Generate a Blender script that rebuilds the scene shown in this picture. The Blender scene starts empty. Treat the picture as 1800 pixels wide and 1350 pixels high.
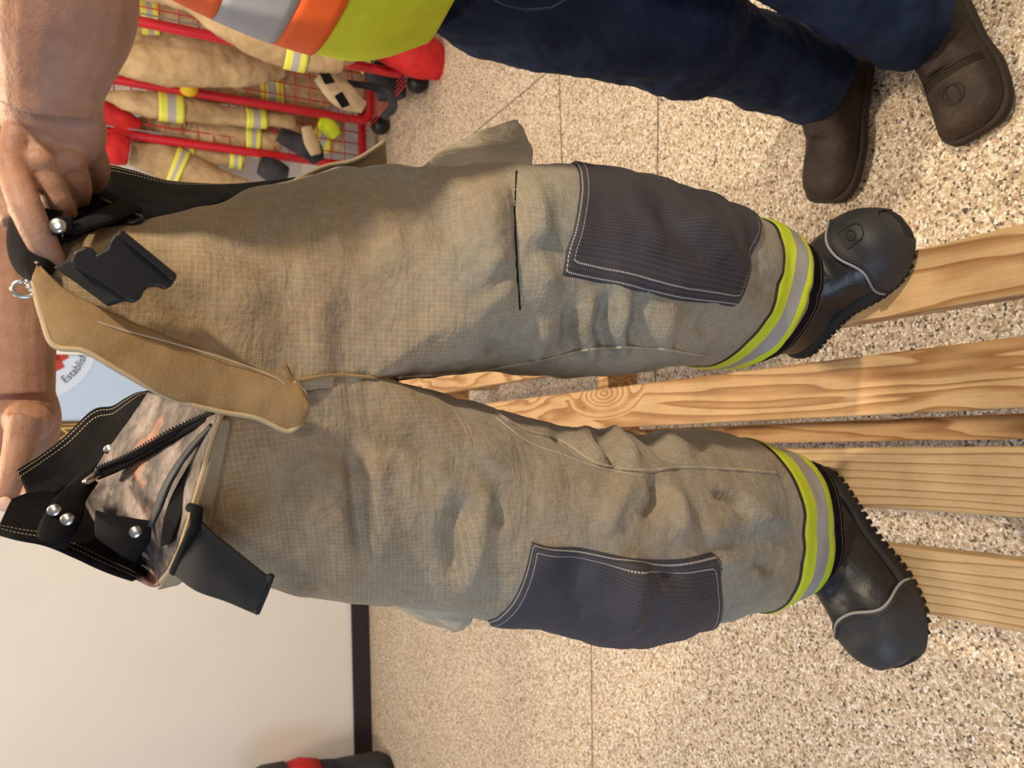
import bpy, bmesh, math, random
from mathutils import Vector, Matrix, noise
from mathutils.bvhtree import BVHTree
random.seed(7)
V = Vector
pi = math.pi
col = bpy.context.scene.collection
scene = bpy.context.scene

# ------------------------------------------------------------------ camera
FPX = 1360.0
PIT = math.atan(740/FPX)
SI, CO = math.sin(PIT), math.cos(PIT)
H = 1.42
CAM = V((0, 0, H))
FW = V((0, CO, -SI)); UP = V((0, SI, CO)); RT = V((1, 0, 0))
cd = bpy.data.cameras.new('camera'); cam = bpy.data.objects.new('camera', cd); col.objects.link(cam)
m3 = Matrix((-UP, RT, -FW)).transposed()
cam.matrix_world = Matrix.Translation(CAM) @ m3.to_4x4()
cd.sensor_fit = 'HORIZONTAL'; cd.sensor_width = 36; cd.lens = 36*FPX/1800
cd.clip_start = 0.02
cd.dof.use_dof = True; cd.dof.focus_distance = 0.85; cd.dof.aperture_fstop = 9
scene.camera = cam

# ------------------------------------------------------------------ light
w = bpy.data.worlds.new('world'); scene.world = w; w.use_nodes = True
w.node_tree.nodes['Background'].inputs[0].default_value = (0.80, 0.84, 1.0, 1)
w.node_tree.nodes['Background'].inputs[1].default_value = 0.25
def area(name, loc, target, sx, sy, power, color):
    l = bpy.data.lights.new(name, 'AREA'); l.shape = 'RECTANGLE'; l.size = sx; l.size_y = sy
    l.energy = power; l.color = color
    o = bpy.data.objects.new(name, l); col.objects.link(o); o.location = loc
    o.rotation_euler = (V(target)-V(loc)).to_track_quat('-Z', 'Y').to_euler()
    return o
area('ceiling_lamp_right', (1.5, -.12, 2.7), (0, .7, .9), .12, .12, 74, (1, .83, .60))
area('added_front_fill', (.35, -1.3, 2.6), (0, .7, .8), .5, .3, 20, (1, .84, .64))  # unseen warm fill added behind the camera to brighten the trouser fronts
area('ceiling_lamp_back', (0.12, 1.6, 3.0), (0, 1.3, 0), .16, .16, 62, (1, .80, .56))
area('ceiling_lamp_far', (-1.6, 2.6, 3.1), (-1.2, 2.7, 0), 1.2, .3, 55, (1, .84, .66))
area('ceiling_lamp_rack', (0.9, 2.7, 3.1), (1.7, 4.0, .6), 1.0, .3, 30, (1, .85, .66))
area('window_light', (-2.6, -0.9, 1.5), (0, .8, .75), 1.6, 1.5, 56, (.60, .78, 1.0))
scene.view_settings.view_transform = 'Standard'; scene.view_settings.look = 'None'
scene.view_settings.exposure = -0.26; scene.view_settings.gamma = 1; scene.view_settings.use_curve_mapping = False

# ------------------------------------------------------------------ pixel helpers (a pixel of the photo to a point in the room)
def ray(x, y): return FW - UP*((x-900)/FPX) + RT*((675-y)/FPX)
def PZ(x, y, z): return CAM + ray(x, y)*z
def PY(x, y, Y):
    r = ray(x, y); return CAM + r*(Y/r.y)
def PH(x, y, h):
    r = ray(x, y); return CAM + r*((h-H)/r.z)
def proj(p):
    r = p-CAM; z = r.dot(FW)
    return 900 - FPX*r.dot(UP)/z, 675 - FPX*r.x/z
YAW = math.radians(4.47)
DB = V((-math.sin(YAW), math.cos(YAW), 0)); RB = V((math.cos(YAW), math.sin(YAW), 0))
def RM(a, b, h=0): return RB*a + DB*b + V((0, 0, h))     # room frame: a to the right, b forward
def toRM(p): return p.dot(RB), p.dot(DB), p.z
WL = 4.45
def PW(x, y, off=0):                                      # on the back wall
    r = ray(x, y); t = (WL-off)/r.dot(DB); return CAM + r*t

# ------------------------------------------------------------------ object helpers
def tag(o, label=None, cat=None, group=None, kind=None):
    if label: o['label'] = label
    if cat: o['category'] = cat
    if group: o['group'] = group
    if kind: o['kind'] = kind
    return o
def empty(name, loc=(0, 0, 0), label=None, cat=None, group=None, rz=0):
    o = bpy.data.objects.new(name, None); col.objects.link(o); o.location = loc; o.rotation_euler = (0, 0, rz)
    o.empty_display_size = .05
    return tag(o, label, cat, group)
def link(name, me, mats, parent=None, smooth=True):
    o = bpy.data.objects.new(name, me); col.objects.link(o)
    if not isinstance(mats, (list, tuple)): mats = [mats]
    for m in mats: me.materials.append(m)
    if smooth:
        for p in me.polygons: p.use_smooth = True
    if parent is not None:
        o.parent = parent
        o.matrix_parent_inverse = Matrix.LocRotScale(parent.location, parent.rotation_euler, None).inverted() if parent.type == 'EMPTY' else Matrix.Identity(4)
    return o
class MB:
    def __init__(s): s.v = []; s.f = []; s.uv = {}
    def add(s, vs, fs):
        n = len(s.v); s.v += [tuple(p) for p in vs]; s.f += [tuple(i+n for i in f) for f in fs]
    def box(s, c, ax, ay, az):            # centre and three half axes
        c = V(c); ax = V(ax); ay = V(ay); az = V(az)
        vs = [c + ax*i + ay*j + az*k for i in (-1, 1) for j in (-1, 1) for k in (-1, 1)]
        s.add(vs, [(0, 1, 3, 2), (4, 6, 7, 5), (0, 4, 5, 1), (2, 3, 7, 6), (0, 2, 6, 4), (1, 5, 7, 3)])
    def tube(s, pts, r, n=8, cap=True, flat=None):
        pts = [V(p) for p in pts]
        if not isinstance(r, (list, tuple)): r = [r]*len(pts)
        base = len(s.v); a = None
        for i, p in enumerate(pts):
            t = (pts[min(i+1, len(pts)-1)] - pts[max(i-1, 0)]).normalized()
            if a is None: a = t.orthogonal().normalized() if flat is None else (V(flat[0]) - t*V(flat[0]).dot(t)).normalized()
            else: a = (a - t*a.dot(t)).normalized()
            b = t.cross(a)
            k = flat[1] if flat else 1
            for j in range(n):
                q = 2*pi*j/n
                s.v.append(tuple(p + a*math.cos(q)*r[i] + b*math.sin(q)*r[i]*k))
        for i in range(len(pts)-1):
            for j in range(n):
                s.f.append((base+i*n+j, base+i*n+(j+1) % n, base+(i+1)*n+(j+1) % n, base+(i+1)*n+j))
        if cap:
            s.f.append(tuple(base+j for j in reversed(range(n)))); s.f.append(tuple(base+(len(pts)-1)*n+j for j in range(n)))
    def ball(s, c, rx, ry=None, rz=None, n=16, M=None):
        ry = ry or rx; rz = rz or rx; base = len(s.v); m = n//2; c = V(c)
        def q(x, y, z):
            v = V((x*rx, y*ry, z*rz)); v = M @ v if M else v; return tuple(c+v)
        s.v.append(q(0, 0, 1))
        for i in range(1, m):
            for j in range(n):
                a = pi*i/m; b = 2*pi*j/n
                s.v.append(q(math.sin(a)*math.cos(b), math.sin(a)*math.sin(b), math.cos(a)))
        s.v.append(q(0, 0, -1)); last = len(s.v)-1
        for j in range(n): s.f.append((base, base+1+j, base+1+(j+1) % n))
        for i in range(m-2):
            for j in range(n):
                s.f.append((base+1+i*n+j, base+1+(i+1)*n+j, base+1+(i+1)*n+(j+1) % n, base+1+i*n+(j+1) % n))
        for j in range(n): s.f.append((last, base+1+(m-2)*n+(j+1) % n, base+1+(m-2)*n+j))
    def mesh(s, name):
        me = bpy.data.meshes.new(name); me.from_pydata(s.v, [], s.f); me.update()
        bm = bmesh.new(); bm.from_mesh(me); bmesh.ops.recalc_face_normals(bm, faces=bm.faces); bm.to_mesh(me); bm.free()
        return me
    def build(s, name, mat, parent=None, smooth=True, bevel=0):
        o = link(name, s.mesh(name), mat, parent, smooth)
        if bevel:
            b = o.modifiers.new('b', 'BEVEL'); b.width = bevel; b.segments = 2; b.limit_method = 'ANGLE'
            if smooth: o.modifiers.new('w', 'WEIGHTED_NORMAL')
        return o
def cr(pts, n):                           # Catmull-Rom through vectors
    pts = [V(p) for p in pts]; out = []; k = len(pts)-1
    for i in range(n):
        t = k*i/(n-1); a = min(int(t), k-1); u = t-a
        p1, p2 = pts[a], pts[a+1]
        p0 = pts[a-1] if a > 0 else p1*2-p2
        p3 = pts[a+2] if a+2 <= k else p2*2-p1
        out.append(.5*((2*p1)+(p2-p0)*u+(2*p0-5*p1+4*p2-p3)*u*u+(3*p1-p0-3*p2+p3)*u*u*u))
    return out
def grid_mesh(name, G, uvs=None, close=False):
    n = len(G); m = len(G[0]); me = bpy.data.meshes.new(name)
    vs = [tuple(p) for r in G for p in r]; fs = []; lu = []
    for i in range(n-1):
        for j in range(m if close else m-1):
            j2 = (j+1) % m
            fs.append((i*m+j, i*m+j2, (i+1)*m+j2, (i+1)*m+j))
            if uvs: lu += [uvs(i, j), uvs(i, j+1), uvs(i+1, j+1), uvs(i+1, j)]
    me.from_pydata(vs, [], fs); me.update()
    if uvs:
        l = me.uv_layers.new(name='UVMap')
        for k, c in enumerate(lu): l.data[k].uv = c
    return me
def solid(o, t, off=1, mo=0):
    s = o.modifiers.new('s', 'SOLIDIFY'); s.thickness = t; s.offset = off; s.material_offset = mo; s.material_offset_rim = 0
    s.use_even_offset = False
    return o
def ruled(name, A, B, mat, parent, n=40, m=16, bulge=0, bdir=None, thick=.002, wr=.0015, ws=14, mo=0, seed=0):
    """sheet between two edge curves given as (x, y, Y); uv in metres"""
    a = cr([p if isinstance(p, Vector) else PY(*p) for p in A], n); b = cr([p if isinstance(p, Vector) else PY(*p) for p in B], n); bd = bdir or V((0, -1, 0))
    G = []
    for i in range(n):
        r = []
        for j in range(m+1):
            t = j/m; p = a[i].lerp(b[i], t) + bd*bulge*4*t*(1-t)
            q = p*ws + V((seed*3.1, 0, 0)); p = p + bd*(noise.noise(q)*wr + noise.noise(q*2.7)*wr*.4)
            r.append(p)
        G.append(r)
    L = [0]
    for i in range(1, n): L.append(L[-1] + (G[i][m//2]-G[i-1][m//2]).length)
    W = sum((a[i]-b[i]).length for i in range(n))/n
    me = grid_mesh(name, G, lambda i, j: (W*j/m, L[i]))
    o = link(name, me, mat, parent); solid(o, thick, 0, mo)
    return o
def remesh(o, vox, sm=3, fac=.6):
    r = o.modifiers.new('r', 'REMESH'); r.mode = 'VOXEL'; r.voxel_size = vox; r.use_smooth_shade = True
    if sm:
        s = o.modifiers.new('sm', 'SMOOTH'); s.factor = fac; s.iterations = sm
    return o

# ------------------------------------------------------------------ materials
def mat(name, color=(.5, .5, .5), rough=.8, metal=0, spec=.3, build=None, sheen=0):
    m = bpy.data.materials.new(name); m.use_nodes = True; nt = m.node_tree; b = nt.nodes['Principled BSDF']
    b.inputs['Base Color'].default_value = (*color, 1); b.inputs['Roughness'].default_value = rough
    b.inputs['Metallic'].default_value = metal; b.inputs['Specular IOR Level'].default_value = spec
    if sheen: b.inputs['Sheen Weight'].default_value = sheen
    if build: build(nt, b)
    return m
class NT:
    def __init__(s, nt): s.nt = nt
    def n(s, t, **k):
        x = s.nt.nodes.new(t)
        for a, v in k.items(): setattr(x, a, v)
        return x
    def l(s, a, b): s.nt.links.new(a, b)
    def val(s, sock, v):
        if hasattr(v, 'is_output'): s.l(v, sock)
        else: sock.default_value = v
    def m(s, op, a, b=0, c=0, clamp=False):
        x = s.n('ShaderNodeMath', operation=op, use_clamp=clamp)
        s.val(x.inputs[0], a); s.val(x.inputs[1], b)
        if len(x.inputs) > 2: s.val(x.inputs[2], c)
        return x.outputs[0]
    def coord(s, which='Object', scale=(1, 1, 1), rot=(0, 0, 0), loc=(0, 0, 0)):
        c = s.n('ShaderNodeTexCoord'); mp = s.n('ShaderNodeMapping'); s.l(c.outputs[which], mp.inputs[0])
        mp.inputs['Scale'].default_value = scale; mp.inputs['Rotation'].default_value = rot; mp.inputs['Location'].default_value = loc
        return mp.outputs[0]
    def noise(s, vec, scale, detail=4, rough=.55, dist=0):
        x = s.n('ShaderNodeTexNoise'); s.l(vec, x.inputs['Vector']); x.inputs['Scale'].default_value = scale
        x.inputs['Detail'].default_value = detail; x.inputs['Roughness'].default_value = rough; x.inputs['Distortion'].default_value = dist
        return x.outputs['Fac']
    def ramp(s, fac, stops, interp='LINEAR'):
        x = s.n('ShaderNodeValToRGB'); s.l(fac, x.inputs[0]); cr_ = x.color_ramp; cr_.interpolation = interp
        while len(cr_.elements) < len(stops): cr_.elements.new(.5)
        for e, (p, c) in zip(cr_.elements, stops): e.position = p; e.color = (*c, 1) if len(c) == 3 else c
        return x.outputs[0]
    def mix(s, fac, a, b, mode='MIX'):
        x = s.n('ShaderNodeMix', data_type='RGBA', blend_type=mode)
        s.val(x.inputs[0], fac)
        for k, v in ((6, a), (7, b)):
            if hasattr(v, 'is_output'): s.l(v, x.inputs[k])
            else: x.inputs[k].default_value = (*v, 1)
        return x.outputs[2]
    def bump(s, b, h, strength=.3, dist=.002):
        x = s.n('ShaderNodeBump'); s.l(h, x.inputs['Height']); x.inputs['Strength'].default_value = strength
        x.inputs['Distance'].default_value = dist; s.l(x.outputs[0], b.inputs['Normal'])
    def uv(s):
        c = s.n('ShaderNodeTexCoord'); x = s.n('ShaderNodeSeparateXYZ'); s.l(c.outputs['UV'], x.inputs[0]); return x.outputs[0], x.outputs[1]
def stripe(N, c, period, w):              # 1 on thin lines every period
    return N.m('LESS_THAN', N.m('FRACT', N.m('DIVIDE', c, period)), w)
def dash_line(N, d, at, w, along, period=.0032, duty=.62):
    on = N.m('LESS_THAN', N.m('ABSOLUTE', N.m('SUBTRACT', d, at)), w)
    return N.m('MULTIPLY', on, N.m('LESS_THAN', N.m('FRACT', N.m('DIVIDE', along, period)), duty))

def b_shell(nt, b):
    N = NT(nt); o = N.coord('Object'); u, v = N.uv()
    big = N.noise(o, 3.6, 3, .5, .3); med = N.noise(o, 11, 4, .6, .5); fine = N.noise(o, 120, 3)
    c = N.ramp(N.m('ADD', N.m('MULTIPLY', big, .62), N.m('MULTIPLY', med, .38)),
               [(.36, (.300, .190, .088)), (.46, (.320, .225, .122)), (.54, (.278, .228, .155)), (.62, (.215, .210, .178))])
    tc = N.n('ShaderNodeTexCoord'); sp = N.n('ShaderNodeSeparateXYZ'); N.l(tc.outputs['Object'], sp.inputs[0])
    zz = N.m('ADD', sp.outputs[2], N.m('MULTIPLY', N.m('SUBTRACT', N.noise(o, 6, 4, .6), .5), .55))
    cool_light = N.ramp(zz, [(.55, (.15, .15, .15)), (.74, (.85, .85, .85)), (.98, (.9, .9, .9))])  # greyer from knee to thigh: cool window light painted into the cloth
    falloff = N.m('MULTIPLY', cool_light, N.m('SUBTRACT', 1, N.m('MULTIPLY', N.m('SUBTRACT', zz, 1.08), 3.2, clamp=True), clamp=True))
    c = N.mix(N.m('MULTIPLY', falloff, .60), c, (.212, .222, .205))
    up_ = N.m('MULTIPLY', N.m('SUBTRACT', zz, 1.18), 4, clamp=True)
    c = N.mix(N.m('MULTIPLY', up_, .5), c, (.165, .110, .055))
    grease = N.ramp(N.noise(o, 7, 5, .65, 1.2), [(.52, (1, 1, 1)), (.70, (.66, .64, .62))])
    c = N.mix(.8, c, grease, 'MULTIPLY')
    c = N.mix(.5, c, N.ramp(fine, [(.3, (.75, .75, .75)), (.7, (1.2, 1.2, 1.2))]), 'MULTIPLY')
    gu = N.m('MULTIPLY', stripe(N, u, .0049, .12), stripe(N, v, .0019, .60))
    gv = N.m('MULTIPLY', stripe(N, v, .0049, .12), stripe(N, u, .0019, .60))
    g = N.m('MAXIMUM', gu, gv)
    mask = N.ramp(N.noise(o, 9, 2), [(.36, (.25, .25, .25)), (.6, (1, 1, 1))])
    g2 = N.m('MULTIPLY', N.m('MULTIPLY', g, mask), .50)
    c = N.mix(g2, c, (.50, .43, .32))
    N.l(c, b.inputs['Base Color'])
    h = N.m('ADD', N.m('ADD', N.noise(o, 38, 5, .6, .6), N.m('MULTIPLY', N.noise(N.coord('Object', (9, 9, 26), (.2, .3, .1)), 1.0, 4, .55, 1.4), 1.3)), N.m('MULTIPLY', g, .08))
    N.bump(b, h, .55, .006)
M = {}
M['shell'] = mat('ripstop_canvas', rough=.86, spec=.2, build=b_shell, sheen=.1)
def b_plainfab(c1, c2, sc=60, bs=.3):
    def f(nt, b):
        N = NT(nt); o = N.coord('Object')
        c = N.ramp(N.noise(o, 8, 5, .6), [(.35, c1), (.68, c2)])
        N.l(c, b.inputs['Base Color']); N.bump(b, N.noise(o, sc, 5, .65), bs, .003)
    return f
M['fly'] = mat('tan_canvas', rough=.88, build=b_plainfab((.20, .125, .056), (.30, .20, .10), 240, .3), spec=.15)
M['flap'] = mat('faded_canvas', rough=.88, build=b_plainfab((.22, .17, .11), (.30, .25, .17), 240, .3), spec=.15)
M['tan'] = mat('rack_canvas', rough=.85, build=b_plainfab((.36, .245, .125), (.56, .41, .235), 24, .5), spec=.15)
M['tan_edge'] = mat('pale_edge_canvas', rough=.9, build=b_plainfab((.36, .27, .16), (.46, .36, .23), 200, .3), spec=.15)
M['black'] = mat('black_fabric', rough=.9, build=b_plainfab((.006, .006, .007), (.013, .012, .013), 300, .3), spec=.08)
M['lining'] = mat('dark_lining', rough=.9, build=b_plainfab((.008, .008, .010), (.02, .02, .024), 60, .3), spec=.1)
def b_band(nt, b):                        # black band with two stitched lines near u = 0
    N = NT(nt); u, v = N.uv(); o = N.coord('Object')
    s = N.m('MAXIMUM', dash_line(N, u, .004, .0005, v), dash_line(N, u, .011, .0005, v))
    c = N.mix(s, N.ramp(N.noise(o, 40, 4), [(.3, (.005, .005, .006)), (.7, (.010, .0095, .010))]), (.36, .30, .22))
    N.l(c, b.inputs['Base Color']); N.bump(b, N.noise(o, 260, 3), .3, .002)
M['band'] = mat('stitched_black_band', rough=.9, build=b_band, spec=.05)
def b_liner(nt, b):
    N = NT(nt); o = N.coord('Object')
    n1 = N.noise(o, 21, 4, .6, .4); n2 = N.noise(o, 60, 5, .65, .3); n3 = N.noise(N.coord('Object', loc=(3, 1, 2)), 15, 3, .5, .3)
    c = N.ramp(n1, [(.34, (.035, .032, .034)), (.45, (.12, .100, .092)), (.55, (.22, .182, .165)), (.70, (.33, .285, .265))])
    c = N.mix(N.ramp(n3, [(.60, (0, 0, 0)), (.63, (.75, .75, .75))]), c, (.34, .165, .10))
    c = N.mix(.5, c, N.ramp(n2, [(.38, (.45, .42, .42)), (.62, (1.25, 1.2, 1.18))]), 'MULTIPLY')
    u, v = N.uv()
    q = N.m('MAXIMUM', stripe(N, N.m('ADD', u, v), .03, .03), stripe(N, N.m('SUBTRACT', u, v), .03, .03))
    c = N.mix(N.m('MULTIPLY', q, .5), c, (.07, .06, .06))
    N.l(c, b.inputs['Base Color'])
    N.bump(b, N.m('ADD', N.noise(o, 50, 5), N.m('MULTIPLY', q, -.3)), .6, .006)
M['liner'] = mat('camouflage_quilted_liner', rough=.7, build=b_liner, spec=.3)
def b_patch(nt, b):                       # knee patch; uv 0..1 scaled in metres, border distances
    N = NT(nt); u, v = N.uv(); o = N.coord('Object')
    wv = N.n('ShaderNodeAttribute', attribute_name='border'); d = wv.outputs['Fac']
    al = N.m('ADD', u, v)
    s = N.m('MAXIMUM', dash_line(N, d, .0045, .00055, al), dash_line(N, d, .0125, .00055, al))
    c = N.ramp(N.noise(o, 14, 5, .65), [(.3, (.024, .023, .032)), (.7, (.052, .047, .054))])
    c = N.mix(N.m('MULTIPLY', stripe(N, u, .0042, .35), .35), c, (.080, .074, .082))
    c = N.mix(N.m('MULTIPLY', s, .9), c, (.50, .46, .44))
    N.l(c, b.inputs['Base Color'])
    h = N.m('ADD', N.m('MULTIPLY', stripe(N, u, .0042, .35), .2), N.noise(o, 60, 4))
    N.bump(b, h, .4, .003)
M['patch'] = mat('navy_knee_patch', rough=.72, build=b_patch, spec=.35)
def b_reflect(nt, b):
    N = NT(nt); u, v = N.uv(); o = N.coord('Object')
    mid = N.m('LESS_THAN', N.m('ABSOLUTE', N.m('SUBTRACT', u, .56)), .19)
    c = N.mix(mid, N.ramp(N.noise(o, 12, 4), [(.3, (.42, .50, .015)), (.7, (.58, .68, .03))]), N.ramp(N.noise(o, 14, 4), [(.3, (.26, .25, .25)), (.7, (.36, .35, .34))]))
    edge = N.m('MAXIMUM', N.m('LESS_THAN', u, .05), N.m('GREATER_THAN', u, .97))
    c = N.mix(edge, c, (.02, .02, .022))
    N.l(c, b.inputs['Base Color']); N.bump(b, N.noise(o, 300, 2), .15, .001)
M['reflect'] = mat('lime_silver_reflective_tape', rough=.5, build=b_reflect, spec=.4)
def b_reflect_small(nt, b):
    N = NT(nt); u, v = N.uv()
    mid = N.m('LESS_THAN', N.m('ABSOLUTE', N.m('SUBTRACT', u, .5)), .17)
    N.l(N.mix(mid, (.72, .74, .10), (.42, .40, .39)), b.inputs['Base Color'])
M['stripe'] = mat('yellow_silver_trim', rough=.5, build=b_reflect_small, spec=.4)
def b_leather(c1, c2, r1=.45, bs=.4, sc=30):
    def f(nt, b):
        N = NT(nt); o = N.coord('Object')
        N.l(N.ramp(N.noise(o, 12, 6, .65), [(.3, c1), (.72, c2)]), b.inputs['Base Color'])
        N.l(N.m('ADD', N.m('MULTIPLY', N.noise(o, 20, 3), .3), r1-.12), b.inputs['Roughness'])
        N.bump(b, N.m('ADD', N.noise(o, sc, 4, .6, .5), N.m('MULTIPLY', N.noise(o, 400, 2), .12)), bs, .004)
    return f
M['boot'] = mat('black_boot_leather', build=b_leather((.007, .007, .008), (.020, .019, .020), .40), spec=.5)
M['cap'] = mat('black_rubber_toe_cap', build=b_leather((.012, .012, .013), (.034, .034, .036), .52, .3, 20), spec=.4)
M['sole'] = mat('black_rubber_sole', (.012, .012, .013), .7, spec=.35)
M['piping'] = mat('grey_piping', (.30, .28, .27), .6)
M['brown'] = mat('brown_boot_leather', build=b_leather((.010, .007, .005), (.045, .029, .019), .58, .8, 26), spec=.3)
M['brown_sole'] = mat('dark_brown_sole', (.03, .021, .015), .75)
M['denim'] = mat('dark_blue_denim', rough=.85, build=b_plainfab((.006, .012, .034), (.020, .034, .075), 30, .45), spec=.15)
M['denim_seam'] = mat('denim_stitching', (.02, .03, .055), .9)
M['stitch'] = mat('pale_thread', (.45, .40, .33), .9)
def b_skin(nt, b):
    N = NT(nt); o = N.coord('Object')
    n1 = N.noise(o, 16, 5, .6); n2 = N.noise(o, 90, 4, .7)
    c = N.ramp(n1, [(.32, (.25, .118, .072)), (.5, (.315, .163, .104)), (.7, (.38, .215, .145))])
    c = N.mix(.35, c, N.ramp(n2, [(.35, (.8, .72, .7)), (.65, (1.1, 1.08, 1.06))]), 'MULTIPLY')
    N.l(c, b.inputs['Base Color'])
    v = N.n('ShaderNodeTexVoronoi'); N.l(o, v.inputs['Vector']); v.inputs['Scale'].default_value = 420
    st = N.noise(N.coord('Object', (40, 220, 220)), 1.0, 3, .6, .6)
    N.bump(b, N.m('ADD', N.m('MULTIPLY', v.outputs['Distance'], .25), N.m('ADD', N.m('MULTIPLY', st, .5), N.noise(o, 70, 4))), .28, .0025)
    b.inputs['Subsurface Weight'].default_value = .12; b.inputs['Subsurface Radius'].default_value = (.012, .004, .002)
    b.inputs['Subsurface Scale'].default_value = .5
M['skin'] = mat('skin', rough=.55, build=b_skin, spec=.35)
M['nail'] = mat('fingernail', (.62, .37, .30), .35, spec=.5)
M['plastic'] = mat('black_plastic', (.006, .006, .007), .42, spec=.4)
def b_web(nt, b):
    N = NT(nt); u, v = N.uv()
    s = stripe(N, v, .0022, .5); N.l(N.mix(s, (.003, .0035, .004), (.010, .0105, .012)), b.inputs['Base Color']); N.bump(b, s, .5, .001)
M['bind'] = mat('coated_binding', (.02, .022, .028), .62)
M['web'] = mat('black_webbing', rough=.7, build=b_web, spec=.3)
M['steel'] = mat('nickel_snap', (.62, .60, .57), .28, 1)
def b_wire(nt, b): pass
M['red'] = mat('red_powder_coat', (.52, .012, .022), .38, spec=.5)
M['redcloth'] = mat('red_nylon', rough=.7, build=b_plainfab((.36, .010, .012), (.60, .022, .022), 26, .6))
M['wire'] = mat('grey_wire', (.32, .29, .28), .45, .6)
M['lime'] = mat('lime_mesh_fabric', rough=.75, build=b_plainfab((.52, .66, .02), (.68, .80, .04), 20, .3))
M['orange'] = mat('orange_tape', (.85, .13, .015), .6)
M['silver'] = mat('silver_tape', (.36, .40, .48), .45)
M['yellow'] = mat('yellow_shell', (.75, .5, .02), .4)
M['white'] = mat('white_strap', (.7, .68, .68), .6)
M['darkcloth'] = mat('charcoal_cloth', rough=.8, build=b_plainfab((.012, .012, .016), (.05, .05, .06), 20, .4))

def b_floor(nt, b):
    N = NT(nt); o = N.coord('Object')
    def vor(s, r=1):
        v = N.n('ShaderNodeTexVoronoi'); N.l(o, v.inputs['Vector']); v.inputs['Scale'].default_value = s; v.inputs['Randomness'].default_value = r; return v
    v = vor(205)
    c = N.n('ShaderNodeSeparateColor'); N.l(v.outputs['Color'], c.inputs[0])
    cc = N.ramp(c.outputs[0], [(0, (.08, .07, .065)), (.035, (.20, .16, .12)), (.10, (.40, .31, .21)), (.26, (.54, .44, .32)), (.48, (.66, .56, .43)), (.70, (.76, .69, .58)), (.90, (.90, .86, .80))], 'CONSTANT')
    e = vor(205); e.feature = 'DISTANCE_TO_EDGE'
    ed = N.ramp(e.outputs['Distance'], [(0, (.50, .42, .32)), (.10, (1, 1, 1))])
    cc = N.mix(.8, cc, ed, 'MULTIPLY')
    v2 = vor(300); c2 = N.n('ShaderNodeSeparateColor'); N.l(v2.outputs['Color'], c2.inputs[0])
    cc = N.mix(.35, cc, N.ramp(c2.outputs[1], [(0, (.62, .58, .55)), (.3, (.92, .88, .84)), (1, (1.25, 1.2, 1.15))]), 'MULTIPLY')
    cc = N.mix(.5, cc, N.ramp(N.noise(o, 1.3, 3), [(.35, (.85, .84, .83)), (.65, (1.08, 1.07, 1.05))]), 'MULTIPLY')
    N.l(cc, b.inputs['Base Color'])
    N.l(N.m('ADD', N.m('MULTIPLY', c.outputs[2], .35), .32), b.inputs['Roughness'])
    N.bump(b, e.outputs['Distance'], .55, .004)
M['floor'] = mat('pebble_epoxy', rough=.5, build=b_floor, spec=.4)
M['joint'] = mat('floor_joint', (.16, .12, .09), .9)
def b_wall(nt, b):
    N = NT(nt); o = N.coord('Object')
    N.l(N.ramp(N.noise(o, .9, 3), [(.3, (.64, .61, .585)), (.7, (.69, .66, .625))]), b.inputs['Base Color']); N.bump(b, N.noise(o, 90, 3), .05, .002)
M['wall'] = mat('cream_wall_paint', rough=.45, build=b_wall, spec=.35)
M['baseboard'] = mat('black_vinyl_base', (.022, .016, .018), .45)
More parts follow.
